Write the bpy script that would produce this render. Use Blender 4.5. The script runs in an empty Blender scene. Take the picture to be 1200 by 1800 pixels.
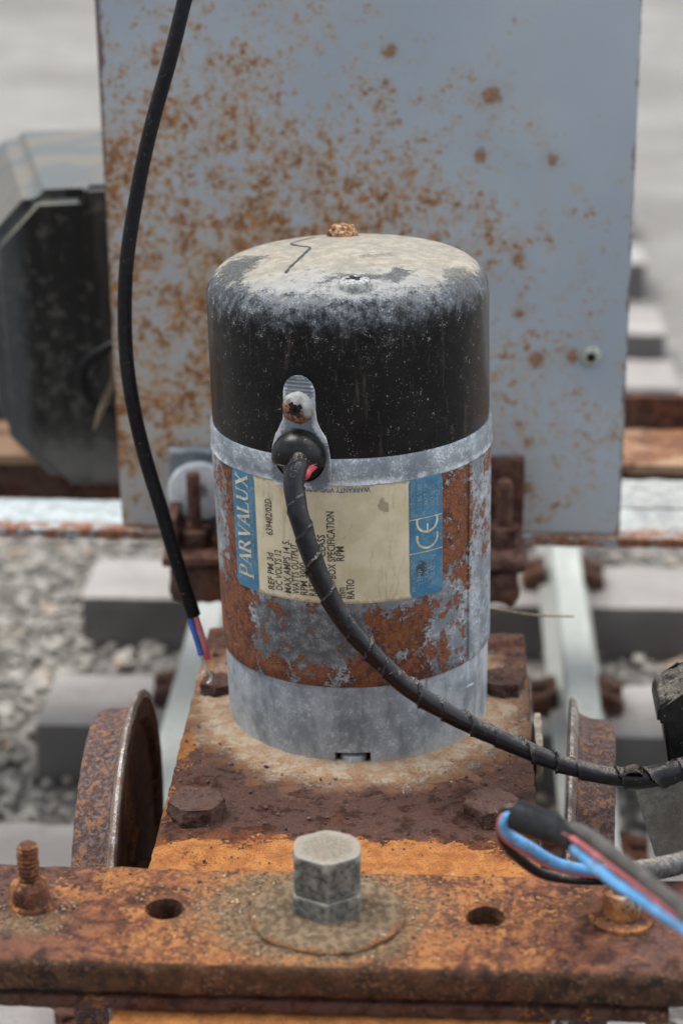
import bpy, bmesh, math, random
import numpy as np
from math import sin, cos, pi, radians, sqrt
from mathutils import Vector, Matrix, noise as mnoise

# ------------------------------------------------------------------ camera, sky, sun, exposure
SC = bpy.context.scene
COL = SC.collection
S = 0.001                                   # all dimensions below are millimetres
cam_d = bpy.data.cameras.new("camera")
cam = bpy.data.objects.new("camera", cam_d); COL.objects.link(cam)
cam.location = (22.6*S, -580.3*S, 277*S)
cam.rotation_euler = (radians(90-20.6), 0, radians(2.7))
cam_d.sensor_fit = 'VERTICAL'; cam_d.sensor_height = 22.5; cam_d.lens = 50
cam_d.clip_start = 0.01; cam_d.clip_end = 200
cam_d.dof.use_dof = True; cam_d.dof.focus_distance = 0.570; cam_d.dof.aperture_fstop = 8.6
cam_d.dof.aperture_blades = 0
SC.camera = cam

SUN_EL, SUN_AZ = 62, -105                     # degrees; azimuth: where the light comes from, 0 = from behind the camera, negative = left
w = bpy.data.worlds.new("World"); SC.world = w; w.use_nodes = True
wn = w.node_tree.nodes; wl = w.node_tree.links
for n in list(wn): wn.remove(n)
sky = wn.new('ShaderNodeTexSky'); sky.sky_type = 'NISHITA'; sky.sun_disc = False
sky.sun_elevation = radians(SUN_EL); sky.sun_rotation = radians(180+SUN_AZ)
sky.dust_density = 3.0; sky.air_density = 1.0
hs = wn.new('ShaderNodeHueSaturation'); hs.inputs['Saturation'].default_value = 0.32   # overcast: nearly white
bgn = wn.new('ShaderNodeBackground'); bgn.inputs['Strength'].default_value = 0.105
wo = wn.new('ShaderNodeOutputWorld')
wl.new(sky.outputs[0], hs.inputs['Color']); wl.new(hs.outputs[0], bgn.inputs[0]); wl.new(bgn.outputs[0], wo.inputs[0])
sl = bpy.data.lights.new("sun", 'SUN'); sl.energy = 1.5; sl.angle = radians(28); sl.color = (1.0, 0.965, 0.92)
so = bpy.data.objects.new("sun", sl); COL.objects.link(so)
az, el = radians(SUN_AZ), radians(SUN_EL)
sdir = Vector((sin(az)*cos(el), -cos(az)*cos(el), sin(el)))
so.rotation_euler = sdir.to_track_quat('Z', 'Y').to_euler(); so.location = sdir*3
SC.view_settings.view_transform = 'Standard'; SC.view_settings.look = 'None'
SC.view_settings.gamma = 1; SC.view_settings.exposure = 1.25

rnd = random.Random(7)

# ------------------------------------------------------------------ material helper
class NT:
    def __init__(s, name, space='world'):
        s.m = bpy.data.materials.new(name); s.m.use_nodes = True
        s.t = s.m.node_tree; s.t.nodes.clear()
        s.o = s.t.nodes.new('ShaderNodeOutputMaterial')
        s.b = s.t.nodes.new('ShaderNodeBsdfPrincipled')
        s.t.links.new(s.b.outputs[0], s.o.inputs[0])
        if space == 'world':
            src = s.t.nodes.new('ShaderNodeNewGeometry').outputs['Position']
        else:
            src = s.t.nodes.new('ShaderNodeTexCoord').outputs['Object']
        v = s.t.nodes.new('ShaderNodeVectorMath'); v.operation = 'SCALE'; v.inputs['Scale'].default_value = 1000
        s.t.links.new(src, v.inputs[0]); s.P = v.outputs[0]
        sp = s.t.nodes.new('ShaderNodeSeparateXYZ'); s.t.links.new(s.P, sp.inputs[0])
        s.x, s.y, s.z = sp.outputs
        g = s.t.nodes.new('ShaderNodeNewGeometry'); sn = s.t.nodes.new('ShaderNodeSeparateXYZ')
        s.t.links.new(g.outputs['Normal'], sn.inputs[0]); s.nx, s.ny, s.nz = sn.outputs
        s.point = g.outputs['Pointiness']
    def _in(s, sock, v):
        if isinstance(v, bpy.types.NodeSocket): s.t.links.new(v, sock)
        elif isinstance(v, (tuple, list)):
            sock.default_value = (*v, 1) if len(v) == 3 and sock.type == 'RGBA' else v
        else: sock.default_value = v
    def noise(s, size, detail=4, rough=.55, dist=0, off=(0,0,0), sc=None):
        n = s.t.nodes.new('ShaderNodeTexNoise'); n.inputs['Scale'].default_value = 1/size
        n.inputs['Detail'].default_value = detail; n.inputs['Roughness'].default_value = rough
        n.inputs['Distortion'].default_value = dist
        mp = s.t.nodes.new('ShaderNodeMapping'); mp.inputs['Location'].default_value = off
        if sc: mp.inputs['Scale'].default_value = sc
        s.t.links.new(s.P, mp.inputs[0]); s.t.links.new(mp.outputs[0], n.inputs['Vector'])
        return n.outputs[0]
    def voro(s, size, feat='F1', off=(0,0,0)):
        n = s.t.nodes.new('ShaderNodeTexVoronoi'); n.inputs['Scale'].default_value = 1/size; n.feature = feat
        mp = s.t.nodes.new('ShaderNodeMapping'); mp.inputs['Location'].default_value = off
        s.t.links.new(s.P, mp.inputs[0]); s.t.links.new(mp.outputs[0], n.inputs['Vector'])
        return n.outputs['Distance']
    def math(s, op, a, b=0.0, c=0.0, clamp=False):
        n = s.t.nodes.new('ShaderNodeMath'); n.operation = op; n.use_clamp = clamp
        s._in(n.inputs[0], a); s._in(n.inputs[1], b)
        if op in ('MULTIPLY_ADD',): s._in(n.inputs[2], c)
        return n.outputs[0]
    def add(s, *a):
        r = a[0]
        for q in a[1:]: r = s.math('ADD', r, q)
        return r
    def mul(s, *a):
        r = a[0]
        for q in a[1:]: r = s.math('MULTIPLY', r, q)
        return r
    def sub(s, a, b): return s.math('SUBTRACT', a, b)
    def mx(s, a, b): return s.math('MAXIMUM', a, b)
    def thr(s, f, lo, hi, a=0., b=1.):
        n = s.t.nodes.new('ShaderNodeMapRange'); n.interpolation_type = 'SMOOTHSTEP'; n.clamp = True
        s._in(n.inputs[0], f)
        if lo > hi: lo, hi, a, b = hi, lo, b, a
        n.inputs[1].default_value = lo; n.inputs[2].default_value = hi
        n.inputs[3].default_value = a; n.inputs[4].default_value = b
        return n.outputs[0]
    def mix(s, f, a, b, mode='MIX'):
        n = s.t.nodes.new('ShaderNodeMix'); n.data_type = 'RGBA'; n.blend_type = mode
        s._in(n.inputs[0], f); s._in(n.inputs[6], a); s._in(n.inputs[7], b)
        return n.outputs[2]
    def dist2(s, cx, cy, ax='xy', sx=1, sy=1):
        a = {'x': s.x, 'y': s.y, 'z': s.z}
        dx = s.mul(s.sub(a[ax[0]], cx), 1/sx); dy = s.mul(s.sub(a[ax[1]], cy), 1/sy)
        return s.math('SQRT', s.add(s.mul(dx, dx), s.mul(dy, dy)))
    def done(s, color, rough=.8, metal=0., height=None, bump=.5, dist=1., spec=.5, coat=0):
        s._in(s.b.inputs['Base Color'], color); s._in(s.b.inputs['Roughness'], rough); s._in(s.b.inputs['Metallic'], metal)
        s._in(s.b.inputs['Specular IOR Level'], spec)
        if coat: s.b.inputs['Coat Weight'].default_value = coat; s.b.inputs['Coat Roughness'].default_value = .15
        if height is not None:
            bp = s.t.nodes.new('ShaderNodeBump'); s._in(bp.inputs['Strength'], bump)
            bp.inputs['Distance'].default_value = dist*S; s._in(bp.inputs['Height'], height)
            s.t.links.new(bp.outputs[0], s.b.inputs['Normal'])
        return s.m

ORANGE = (.39, .17, .052); BROWN = (.15, .054, .022); DARKR = (.042, .018, .013); PURPLE = (.070, .038, .031)
DUST = (.42, .37, .28); MOSS = (.135, .10, .05)

def rust_layers(n, orange, purple, seed=0, dark=.0):
    """orange / purple: sockets or numbers 0..1 biasing how much of each shows"""
    o = (seed*31.7, seed*17.3, seed*9.1)
    n1 = n.noise(16, 7, .62, .4, o); n2 = n.noise(4.5, 7, .65, .3, o); n3 = n.noise(1.1, 5, .7, 0, o); n4 = n.noise(.35, 3, .6, 0, o)
    c = n.mix(n.thr(n2, .38, .62), DARKR, BROWN)
    pm = n.thr(n.add(n.mul(n.sub(n1, .5), .8), n.mul(n.sub(n2, .5), 1.0), n.mul(n.sub(purple, .5), .55)), -.04, .1)
    c = n.mix(n.mul(pm, n.thr(n3, .3, .55)), c, n.mix(n.thr(n4, .4, .6), PURPLE, (.125, .078, .066)))
    om = n.thr(n.add(n.mul(n.sub(n1, .5), 1.2), n.mul(n.sub(n3, .5), .8), n.mul(n.sub(n2, .5), -.5), n.mul(n.sub(orange, .5), .8)), -.02, .13)
    c = n.mix(om, c, n.mix(n.thr(n2, .35, .65), ORANGE, (.26, .095, .03)))
    c = n.mix(n.mul(n.thr(n4, .48, .66), .6), c, (.03, .016, .013))
    c = n.mix(n.mul(n.thr(n3, .42, .34), .55), c, (.035, .018, .016))
    c = n.mix(n.thr(n3, .60, .72), c, n.mix(.55, c, (.36, .165, .07)))
    h = n.add(n.mul(n2, 1.1), n.mul(n3, .7), n.mul(n4, .25), n.mul(pm, .12))
    return c, h, n3, n2, n4

def rust_mat(name, orange=.4, purple=.5, seed=0, space='world', bump=.7):
    n = NT(name, space); c, h, *_ = rust_layers(n, orange, purple, seed)
    return n.done(c, .85, 0, h, bump, .9, .35)

M = {}
M['rust'] = rust_mat('rusty_steel', .35, .55, 1)
M['rust_bolt'] = rust_mat('rusty_bolt', .24, .7, 2, bump=1.0)
M['rust_dark'] = rust_mat('dark_rust', .12, .5, 3)
M['rust_stud'] = rust_mat('stud_rust', .5, .2, 5, bump=.5)
def m_rear():
    n = NT('rear_rust'); c, h, n3, n2, n4 = rust_layers(n, .45, .3, 6); k = n.noise(18, 4, .6, 0, (3, 3, 3), (.5, 1, 1))
    c = n.mix(n.mul(n.thr(n.add(k, n.mul(n.sub(n2, .5), .5)), .44, .56), .7), c, (.42, .30, .19))
    return n.done(n.mix(.3, c, (.25, .14, .095)), .9, 0, h, .4, .9, .3)
M['rust_rear'] = m_rear()

def m_plate():
    n = NT('plate_rust')
    w1 = n.noise(13, 5, .6)
    o = n.thr(n.add(n.y, n.mul(n.sub(w1, .5), 26)), -70, -84)          # orange strip at the front
    left = n.thr(n.add(n.x, n.mul(n.sub(w1, .5), 10)), -41, -45)
    ob = n.mx(n.mul(o, .85), n.add(n.mul(left, .40), .12))
    pur = n.add(.72, n.mul(o, -.7))
    c, h, n3, n2, n4 = rust_layers(n, ob, pur, 4)
    dirt = n.mul(n.thr(n.add(n.dist2(0, 3, 'xy', 1, 1.08), n.mul(n.sub(w1, .5), 16), n.mul(n.sub(n2, .5), 7), n.mul(n.sub(n3, .5), 12), n.mul(n.sub(n2, .5), 6)), 51, 41), .95)
    dcol = n.mix(n.thr(n.add(n2, n.mul(n.sub(n3, .5), .9)), .30, .74), (.46, .375, .275), (.35, .24, .15))
    dcol = n.mix(n.mul(n.thr(n4, .52, .66), .5), dcol, (.52, .46, .38))
    c = n.mix(dirt, c, dcol)
    ring = n.mul(n.thr(n.add(n.dist2(0, 1), n.mul(n.sub(w1, .5), 28)), 58, 49), .4, n.thr(n2, .45, .55))
    c = n.mix(ring, c, (.33, .165, .075))
    sp = n.thr(n.noise(.5, 2, .5, 0, (5, 5, 5)), .70, .76)
    c = n.mix(n.mul(sp, .5), c, (.55, .48, .38))
    return n.done(c, .92, 0, h, n.thr(o, 0, 1, 1.0, .4), 1.2, .15)
M['plate'] = m_plate()

def m_beam():
    n = NT('beam_rust')
    w1 = n.noise(18, 5, .6, .5, (3, 1, 0))
    ax = n.math('ABSOLUTE', n.add(n.x, 2))
    cen = n.thr(n.add(ax, n.mul(n.sub(w1, .5), 70)), 82, 24)
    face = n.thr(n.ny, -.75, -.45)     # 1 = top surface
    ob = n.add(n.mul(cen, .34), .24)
    c, h, n3, n2, n4 = rust_layers(n, ob, n.thr(cen, 0, 1, .70, .25), 9)
    c = n.mix(n.mul(n.thr(n.add(n.mul(w1, .5), n.mul(n2, .5)), .45, .56), .6), c, (.165, .06, .03))
    yel = n.mul(cen, n.thr(n.add(n.mul(n2, .6), n.mul(n3, .25), n.mul(w1, .3)), .59, .66), .85)
    c = n.mix(n.mul(yel, .8), c, (.45, .19, .06))
    # caked mossy dirt round the big washer and by the left stud
    dd = n.thr(n.add(n.dist2(-4, -133, 'xy', 1.25, 1), n.mul(n.sub(w1, .5), 22), n.mul(n.sub(n3, .5), 14)), 27, 17)
    ds = n.mul(n.thr(n.add(n.dist2(-72, -142, 'xy', 2.2, 1), n.mul(n.sub(n3, .5), 8)), 8, 3), .8)
    c = n.mix(n.mul(n.mx(dd, ds), n.thr(n2, .3, .5)), c, n.mix(n.thr(n3, .4, .62), (.085, .055, .030), (.215, .145, .082)))
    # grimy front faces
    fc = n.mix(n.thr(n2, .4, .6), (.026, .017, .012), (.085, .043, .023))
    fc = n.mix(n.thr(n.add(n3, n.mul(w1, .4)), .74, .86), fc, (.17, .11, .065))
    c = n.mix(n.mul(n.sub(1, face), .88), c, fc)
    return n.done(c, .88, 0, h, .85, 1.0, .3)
M['beam'] = m_beam()

def m_sheet():
    n = NT('painted_sheet_steel')
    big = n.noise(60, 3, .5); mid = n.noise(15, 4, .6, .2, (4, 0, 8)); cl = n.noise(6.5, 5, .6, .3, (1, 4, 2)); sm = n.noise(2.0, 6, .66, .3); sm2 = n.noise(.95, 5, .65, .2, (9, 2, 7)); fine = n.noise(.5, 3, .6)
    # corrosion is dense to the left and lower down
    gx = n.thr(n.x, 86, -34, -.13, .042)
    gz = n.thr(n.z, 178, 90, -.055, .065)
    low = n.mul(n.thr(n.add(n.z, n.mul(n.sub(mid, .5), 40)), 44, 12), n.thr(n.x, 60, -10), -.13)
    dens = n.add(gx, gz, low, n.mul(n.sub(mid, .5), .34), n.mul(n.sub(big, .5), .26), n.mul(n.sub(cl, .5), .40))
    f = n.add(n.mul(n.sub(sm, .5), .74), n.mul(n.sub(sm2, .5), .46), n.mul(n.sub(fine, .5), .15), n.mul(dens, .85))
    spot = n.thr(f, .075, .14); halo = n.thr(n.add(f, n.mul(dens, .35)), -.06, .12)
    paint = n.mix(n.thr(big, .35, .65), (.34, .395, .45), (.395, .45, .50))
    paint = n.mix(n.thr(n.add(n.z, n.mul(n.x, .5), n.mul(n.sub(big, .5), 60)), 90, -10, 0, .75), paint, (.40, .40, .38))
    paint = n.mix(n.mul(n.thr(n.noise(26, 6, .6, 0, (7, 0, 0), (1, 1, .3)), .5, .68), .4), paint, (.40, .40, .385))
    paint = n.mix(n.mul(n.thr(n.noise(1.3, 3, .6, 1.6, (2, 5, 1)), .66, .70), .35), paint, (.55, .56, .57))
    c = n.mix(n.mul(halo, .6), paint, (.42, .30, .165))
    rc = n.mix(n.thr(n.add(sm2, n.mul(fine, .5)), .56, .78), (.085, .042, .024), n.mix(n.thr(cl, .4, .6), (.42, .20, .06), (.25, .11, .042)))
    c = n.mix(spot, c, rc)
    for (cx, cz, r) in ((3.5, 160, 2.6), (2.6, 150, 1.5), (36, 146, 4.0), (33, 127, 2.2), (56, 126, 2.6), (46, 93, 2.4), (64.5, 60.5, 2.6), (53, 59, 3.0), (47, 75, 2.2), (51, 30, 2.2), (51, 14, 2.6)):
        d = n.thr(n.add(n.dist2(cx, cz, 'xz'), n.mul(n.sub(cl, .5), 5), n.mul(n.sub(sm, .5), 6), n.mul(n.sub(sm2, .5), 4)), r, r*.5)
        c = n.mix(n.mul(n.thr(n.dist2(cx, cz, 'xz'), r*2.2, r*.6), .22), c, (.32, .24, .15)); c = n.mix(n.mul(d, .85), c, n.mix(n.thr(sm2, .4, .6), (.15, .07, .03), (.34, .165, .05)))
    # rusty edges
    ed = n.math('MINIMUM', n.add(n.x, 88.5), n.sub(83, n.x))
    em = n.thr(n.add(ed, n.mul(n.sub(cl, .5), 7)), 1.2, .1)
    c = n.mix(n.mul(em, .85), c, (.12, .06, .035))
    h = n.add(n.mul(spot, .35), n.mul(n.mul(spot, sm2), .6), n.mul(sm, .05))
    return n.done(c, n.thr(spot, 0, 1, .42, .9), 0, h, .45, .6, .45)
M['sheet'] = m_sheet()

def zinc_base(n, seed, rustmask=None):
    o = (seed*11.3, seed*5.1, seed*7.7)
    a = n.noise(9, 6, .6, .3, o); b = n.noise(2.4, 6, .65, .2, o); f = n.noise(.6, 4, .65, 0, o)
    c = n.mix(n.thr(a, .36, .64), (.165, .195, .225), (.275, .315, .35))
    c = n.mix(n.mul(n.thr(n.add(b, n.mul(n.sub(a, .5), .6)), .47, .64), .7), c, (.36, .405, .445))
    c = n.mix(n.mul(n.thr(n.add(b, n.mul(f, .35)), .36, .5, 1, 0), .75), c, (.095, .11, .125))
    wh = n.thr(n.add(n.mul(b, .5), n.mul(f, .5), n.mul(n.sub(a, .5), .35)), .55, .67)
    fl = n.thr(n.add(n.noise(.9, 4, .65, .4, o), n.mul(n.sub(a, .5), .5)), .60, .67)
    c = n.mix(n.mul(fl, .75), c, (.60, .66, .70)); c = n.mix(n.mul(wh, .6), c, (.62, .67, .71))
    h = n.add(n.mul(wh, .5), n.mul(b, .4), n.mul(f, .3))
    return c, h, a, b, f, wh

def m_casing():
    n = NT('galvanised_casing', 'obj')
    c, h, a, b, f, wh = zinc_base(n, 3)
    ang = n.math('ARCTAN2', n.x, n.mul(n.y, -1)); deg = n.mul(ang, 180/pi)
    big = n.noise(15, 4, .55, .6, (2, 7, 1)); md = n.noise(5, 7, .62, .4, (8, 3, 1))
    left = n.mul(n.thr(deg, -63, -57), n.thr(deg, -44, -50))             # strip left of the label
    leftm = n.mul(left, .20)
    right = n.mul(n.thr(deg, 36, 41), n.thr(n.z, 46, 52), .14)
    rightx = n.mul(n.thr(deg, 55, 60), -.13)
    below = n.mul(n.thr(n.z, 47, 43), n.thr(deg, 2, 12), n.thr(deg, 38, 30), .17)
    lowb = n.mul(n.thr(n.z, 33, 26), n.thr(deg, -70, -60), n.thr(deg, 40, 15), .12)
    lf2 = n.mul(n.thr(deg, -42, -50), n.thr(n.z, 50, 44), .15)
    hole = n.mul(n.thr(n.z, 45, 41), n.thr(deg, -48, -38), n.thr(deg, -6, -14), n.thr(n.z, 28, 34), -.12)
    f2 = n.add(n.mul(n.sub(big, .5), .6), n.mul(n.sub(md, .5), .95), n.mul(n.sub(f, .5), .55), n.mul(n.sub(n.noise(1.6, 4, .6, 0, (6, 6, 6)), .5), .5), n.mul(n.thr(n.z, 48, 44), .02), leftm, right, rightx, below, lowb, lf2, hole)
    r = n.thr(f2, .045, .085)
    g2 = n.noise(1.3, 5, .7, .2, (4, 4, 4))
    rc = n.mix(n.thr(n.add(md, n.mul(g2, .6)), .66, .90), (.070, .024, .014), (.20, .068, .027))
    rc = n.mix(n.mul(n.thr(g2, .54, .66), .8), rc, (.32, .13, .06))
    rc = n.mix(n.mul(n.thr(f, .5, .36), .6), rc, (.06, .024, .015))
    hal = n.mul(n.thr(f2, -.04, .07), n.thr(g2, .38, .58))
    c = n.mix(n.mul(hal, .6), c, (.22, .15, .105))
    # dark flux-stained area under the label
    dk = n.mul(n.thr(n.z, 47, 44), n.thr(deg, -46, -38), n.thr(deg, 12, 2), n.thr(n.z, 26, 33))
    c = n.mix(n.mul(dk, .8), c, n.mix(n.thr(b, .42, .6), (.06, .065, .07), (.15, .165, .175)))
    c = n.mix(n.mul(n.thr(f, .62, .68), .5), c, (.66, .70, .74))
    c = n.mix(r, c, rc)
    rim_ = n.mul(n.thr(f2, .03, .06), n.thr(f2, .10, .075)); c = n.mix(n.mul(rim_, .45), c, (.06, .04, .035))
    h = n.add(h, n.mul(r, 1.6), n.mul(n.mul(r, f), 1.4), n.mul(n.mul(r, g2), 1.2))
    return n.done(c, n.thr(r, 0, 1, .5, .9), n.thr(r, 0, 1, .25, 0), h, .5, .5, .5)
M['casing'] = m_casing()

def m_zinc(name, seed, lift=0, space='obj', edge=False):
    n = NT(name, space); c, h, a, b, f, wh = zinc_base(n, seed)
    if edge:   # oxide crust low on the rim
        e = n.mul(n.thr(n.add(n.z, n.mul(n.sub(b, .5), 6)), 81.6, 80.4), n.thr(a, .4, .6))
        c = n.mix(n.mul(e, .8), c, (.68, .73, .78))
        c = n.mix(n.mul(n.thr(n.add(n.z, n.mul(n.sub(b, .5), 3)), 80.1, 79.5), n.thr(a, .46, .54)), c, (.24, .12, .06))
    return n.done(c, .52, .25, h, .45, .45, .5)
M['rim'] = m_zinc('zinc_rim', 5, edge=True)
def m_tab():
    n = NT('zinc_tab', 'obj'); c, h, a, b, f, wh = zinc_base(n, 8)
    c = n.mix(.45, c, (.16, .185, .205))
    ang = n.mul(n.math('ARCTAN2', n.x, n.mul(n.y, -1)), 38.6); u = n.math('ABSOLUTE', n.add(ang, 38.6*.2967))
    e = n.mx(n.thr(n.sub(n.add(u, n.mul(n.sub(b, .5), 2.5)), n.thr(n.z, 88, 96, 8.2, 4.2)), -1.2, 0), n.thr(n.add(n.z, n.mul(n.sub(b, .5), 3)), 107, 108.6))
    e = n.mx(e, n.thr(n.add(n.z, n.mul(n.sub(b, .5), 4)), 81, 79.6))
    c = n.mix(n.mul(e, n.thr(n.add(a, n.mul(f, .4)), .56, .74)), c, (.68, .71, .74))
    rid = n.math('SINE', n.mul(n.z, 6.0)); rm = n.mul(n.thr(n.z, 104, 105), n.thr(n.z, 108.5, 107.5))
    return n.done(c, .5, .2, n.add(h, n.mul(e, .8), n.mul(rm, rid, .35)), .6, .5, .5)
M['tab'] = m_tab()
M['alloy'] = m_zinc('cast_alloy', 11)
M['whitezinc'] = m_zinc('white_oxide', 14)

def m_alloy2():
    n = NT('cast_alloy_base', 'obj'); c, h, a, b, f, wh = zinc_base(n, 21)
    c = n.mix(.3, c, (.33, .375, .405)); c = n.mix(n.mul(n.thr(n.x, 8, 34), n.thr(a, .35, .55), .45), c, (.50, .54, .57)); c = n.mix(n.mul(n.thr(n.x, -14, -32), n.thr(a, .35, .55), .45), c, (.50, .54, .57))
    st = n.noise(4, 5, .6, 0, (2, 2, 2), (1, 1, .22))
    c = n.mix(n.mul(n.thr(st, .52, .64), .4), c, (.44, .49, .54))
    c = n.mix(n.mul(n.thr(st, .46, .36), .45), c, (.12, .14, .15))
    c = n.mix(n.mul(n.thr(n.add(n.z, n.mul(n.sub(b, .5), 10)), 4, 0), .6), c, (.44, .44, .42))
    return n.done(c, .48, .3, h, .35, .45, .5)
M['alloy'] = m_alloy2()

def m_cap():
    n = NT('black_painted_cap', 'obj')
    a = n.noise(10, 5, .6, .3); b = n.noise(2.6, 6, .65, .2); f = n.noise(.55, 4, .65); st = n.noise(2, 4, .6, 0, (0, 0, 0), (1, 1, .15))
    blk = n.mix(n.thr(a, .4, .6), (.004, .004, .005), (.008, .008, .009))
    # vertical rain streaks, lichen specks on the side
    c = n.mix(n.mul(n.thr(st, .58, .72), .16), blk, (.20, .17, .13))
    spk = n.thr(n.add(f, n.mul(n.sub(b, .5), .6)), .645, .71)
    c = n.mix(n.mul(spk, n.thr(a, .42, .58, .15, .75)), c, (.40, .38, .33))
    sw = n.noise(1.4, 3, .6, 3.0, (1, 2, 3)); c = n.mix(n.mul(n.thr(sw, .69, .74), .5), c, (.50, .49, .44))
    # shoulder bloom, bluish white
    zz = n.add(n.z, n.mul(n.sub(a, .5), 14), n.mul(n.sub(b, .5), 12), n.mul(n.sub(f, .5), 6))
    bloom = n.mul(n.thr(zz, 117, 129), n.thr(n.add(b, n.mul(f, .5)), .56, .86))
    c = n.mix(n.mul(bloom, .45), c, (.25, .285, .33)); c = n.mix(n.mul(n.thr(n.z, 108, 122), n.thr(n.add(n.noise(.8, 3, .6, 2.2, (3, 1, 8)), n.mul(n.sub(b, .5), .5)), .64, .70), .7), c, (.48, .49, .49))
    # dust lying on the top
    rr = n.math('SQRT', n.add(n.mul(n.x, n.x), n.mul(n.y, n.y)))
    side = n.thr(n.math('ARCTAN2', n.x, n.mul(n.y, -1)), -2.2, -1.2)
    dz = n.add(n.nz, n.mul(n.sub(a, .5), .5), n.mul(n.sub(b, .5), .5), n.mul(n.sub(f, .5), .45), n.mul(n.thr(n.y, -26, 10), .22), .03)
    dust = n.thr(dz, .80, 1.02)
    dc = n.mix(n.thr(b, .38, .64), (.245, .228, .188), (.345, .32, .262))
    dc = n.mix(n.mul(n.thr(a, .45, .62), .5), dc, (.21, .205, .185))
    dc = n.mix(n.mul(n.thr(f, .58, .7), .5), dc, (.22, .19, .14))
    blue = n.thr(n.add(n.y, n.mul(n.sub(a, .5), 30)), -12, -26)
    dc = n.mix(n.mul(blue, .6), dc, (.29, .315, .335))
    c = n.mix(n.mul(dust, n.thr(f, .3, .45, .78, 1)), c, dc)
    # places where the dust was rubbed away
    def rub(cx, cy, sx, sy, rot):
        cr, sr = cos(rot), sin(rot); px = n.sub(n.x, cx); py = n.sub(n.y, cy)
        u = n.add(n.mul(px, cr/sx), n.mul(py, sr/sx)); v2 = n.add(n.mul(px, -sr/sy), n.mul(py, cr/sy))
        d = n.mx(n.math('ABSOLUTE', u), n.math('ABSOLUTE', v2))
        return n.thr(n.add(d, n.mul(n.sub(a, .5), 1.3), n.mul(n.sub(b, .5), 1.8), n.mul(n.sub(f, .5), 1.0)), 1.2, .6)
    r1 = rub(-28.5, -8, 5.5, 12, -.25); r2 = n.mul(rub(13.5, -19.2, 2.6, 4.8, -.4), .9); r3 = n.mul(rub(5.5, -21.0, 8.5, 2.1, -.02), .9); r4 = rub(31, -17, 4.5, 9, .3)
    r5 = n.mul(rub(8, -4, 4, 1.4, .4), .45)
    rub_all = n.mul(n.mx(n.mx(r1, n.mul(r4, .7)), n.mx(n.mx(r2, r3), r5)), n.thr(n.nz, .15, .5))
    c = n.mix(n.mul(rub_all, .88), c, n.mix(n.thr(f, .45, .65), (.035, .04, .045), (.11, .115, .12)))
    rough = n.mx(n.thr(dust, 0, 1, .30, .95), n.mul(bloom, .7))
    h = n.add(n.mul(dust, .5), n.mul(dust, n.mul(f, .6)), n.mul(spk, .25))
    return n.done(c, rough, 0, h, .4, .5, .25)
M['cap'] = m_cap()

def m_label():
    n = NT('label_paper', 'obj')
    a = n.noise(9, 5, .6); b = n.noise(2, 5, .6); f = n.noise(.5, 3, .6)
    c = n.mix(n.thr(a, .38, .62), (.56, .495, .33), (.66, .595, .42))
    c = n.mix(n.mul(n.thr(b, .55, .7), .35), c, (.60, .57, .48))
    c = n.mix(n.mul(n.thr(n.noise(5, 6, .7, 1.2, (3, 9, 4)), .62, .7), .35), c, (.26, .21, .13))
    c = n.mix(n.mul(n.thr(f, .68, .73), .6), c, (.24, .19, .12))
    # round damp stain and a brown edge
    s1 = n.thr(n.add(n.dist2(9.5, 74, 'xz', 1, 1.3), n.mul(n.sub(b, .5), 2.5)), 1.5, 1.1)
    c = n.mix(n.mul(s1, .7), c, (.22, .195, .14))
    ed = n.thr(n.add(n.math('MINIMUM', n.sub(n.z, 47.3), n.sub(80.2, n.z)), n.mul(n.sub(b, .5), 2.5)), 1.0, .2)
    c = n.mix(n.mul(ed, .65), c, (.24, .165, .08)); st = n.noise(3, 6, .65, .8, (5, 1, 2), (1, 1, .25)); c = n.mix(n.mul(n.thr(st, .54, .68), .45), c, (.30, .25, .16)); sc = n.thr(n.noise(1.1, 2, .6, 2.5, (4, 4, 1)), .68, .72); c = n.mix(n.mul(sc, .5), c, (.70, .67, .58))
    return n.done(c, .48, 0, n.mul(b, .2), .2, .3, .5)
M['label'] = m_label()
def m_blue():
    n = NT('label_blue_print', 'obj')
    a = n.noise(6, 5, .6); b = n.noise(1.5, 5, .65)
    c = n.mix(n.thr(a, .38, .62), (.035, .15, .26), (.062, .20, .315))
    c = n.mix(n.mul(n.thr(b, .57, .68), .55), c, (.30, .34, .32)); c = n.mix(n.mul(n.thr(n.noise(.9, 3, .6, 1.5, (2, 2, 7)), .64, .70), .6), c, (.45, .46, .42))
    s2 = n.thr(n.add(n.dist2(19, 55.3, 'xz', 1, 1.5), n.mul(n.sub(b, .5), 3)), 1.6, 1.0)
    c = n.mix(n.mul(s2, .8), c, (.03, .035, .03))
    return n.done(c, .45, 0, n.mul(b, .2), .2, .3, .5)
M['blue'] = m_blue()

def flat(name, col, rough=.6, metal=0, var=.25, size=2.0, space='world', bump=.15, spec=.5):
    n = NT(name, space); a = n.noise(size, 5, .6)
    d = tuple(x*(1-var) for x in col); l = tuple(min(1, x*(1+var)) for x in col)
    return n.done(n.mix(n.thr(a, .36, .64), d, l), rough, metal, a, bump, .4, spec)
M['ink'] = flat('label_ink', (.06, .057, .05), .6, space='obj', var=.35, size=.8)
M['ink_blue'] = flat('blue_ink', (.05, .14, .22), .6, space='obj')
M['ink_cream'] = flat('cream_print', (.50, .47, .36), .6, space='obj')
M['ink_pale'] = flat('faded_print', (.20, .29, .34), .6, space='obj')
M['dark'] = flat('dark_recess', (.012, .010, .009), .9)
M['blue_wire'] = flat('blue_insulation', (.085, .30, .62), .42, var=.12)
M['blue_wire2'] = flat('deep_blue_insulation', (.045, .11, .42), .42, var=.12)
M['red_wire'] = flat('red_insulation', (.50, .055, .075), .42, var=.12)
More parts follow.
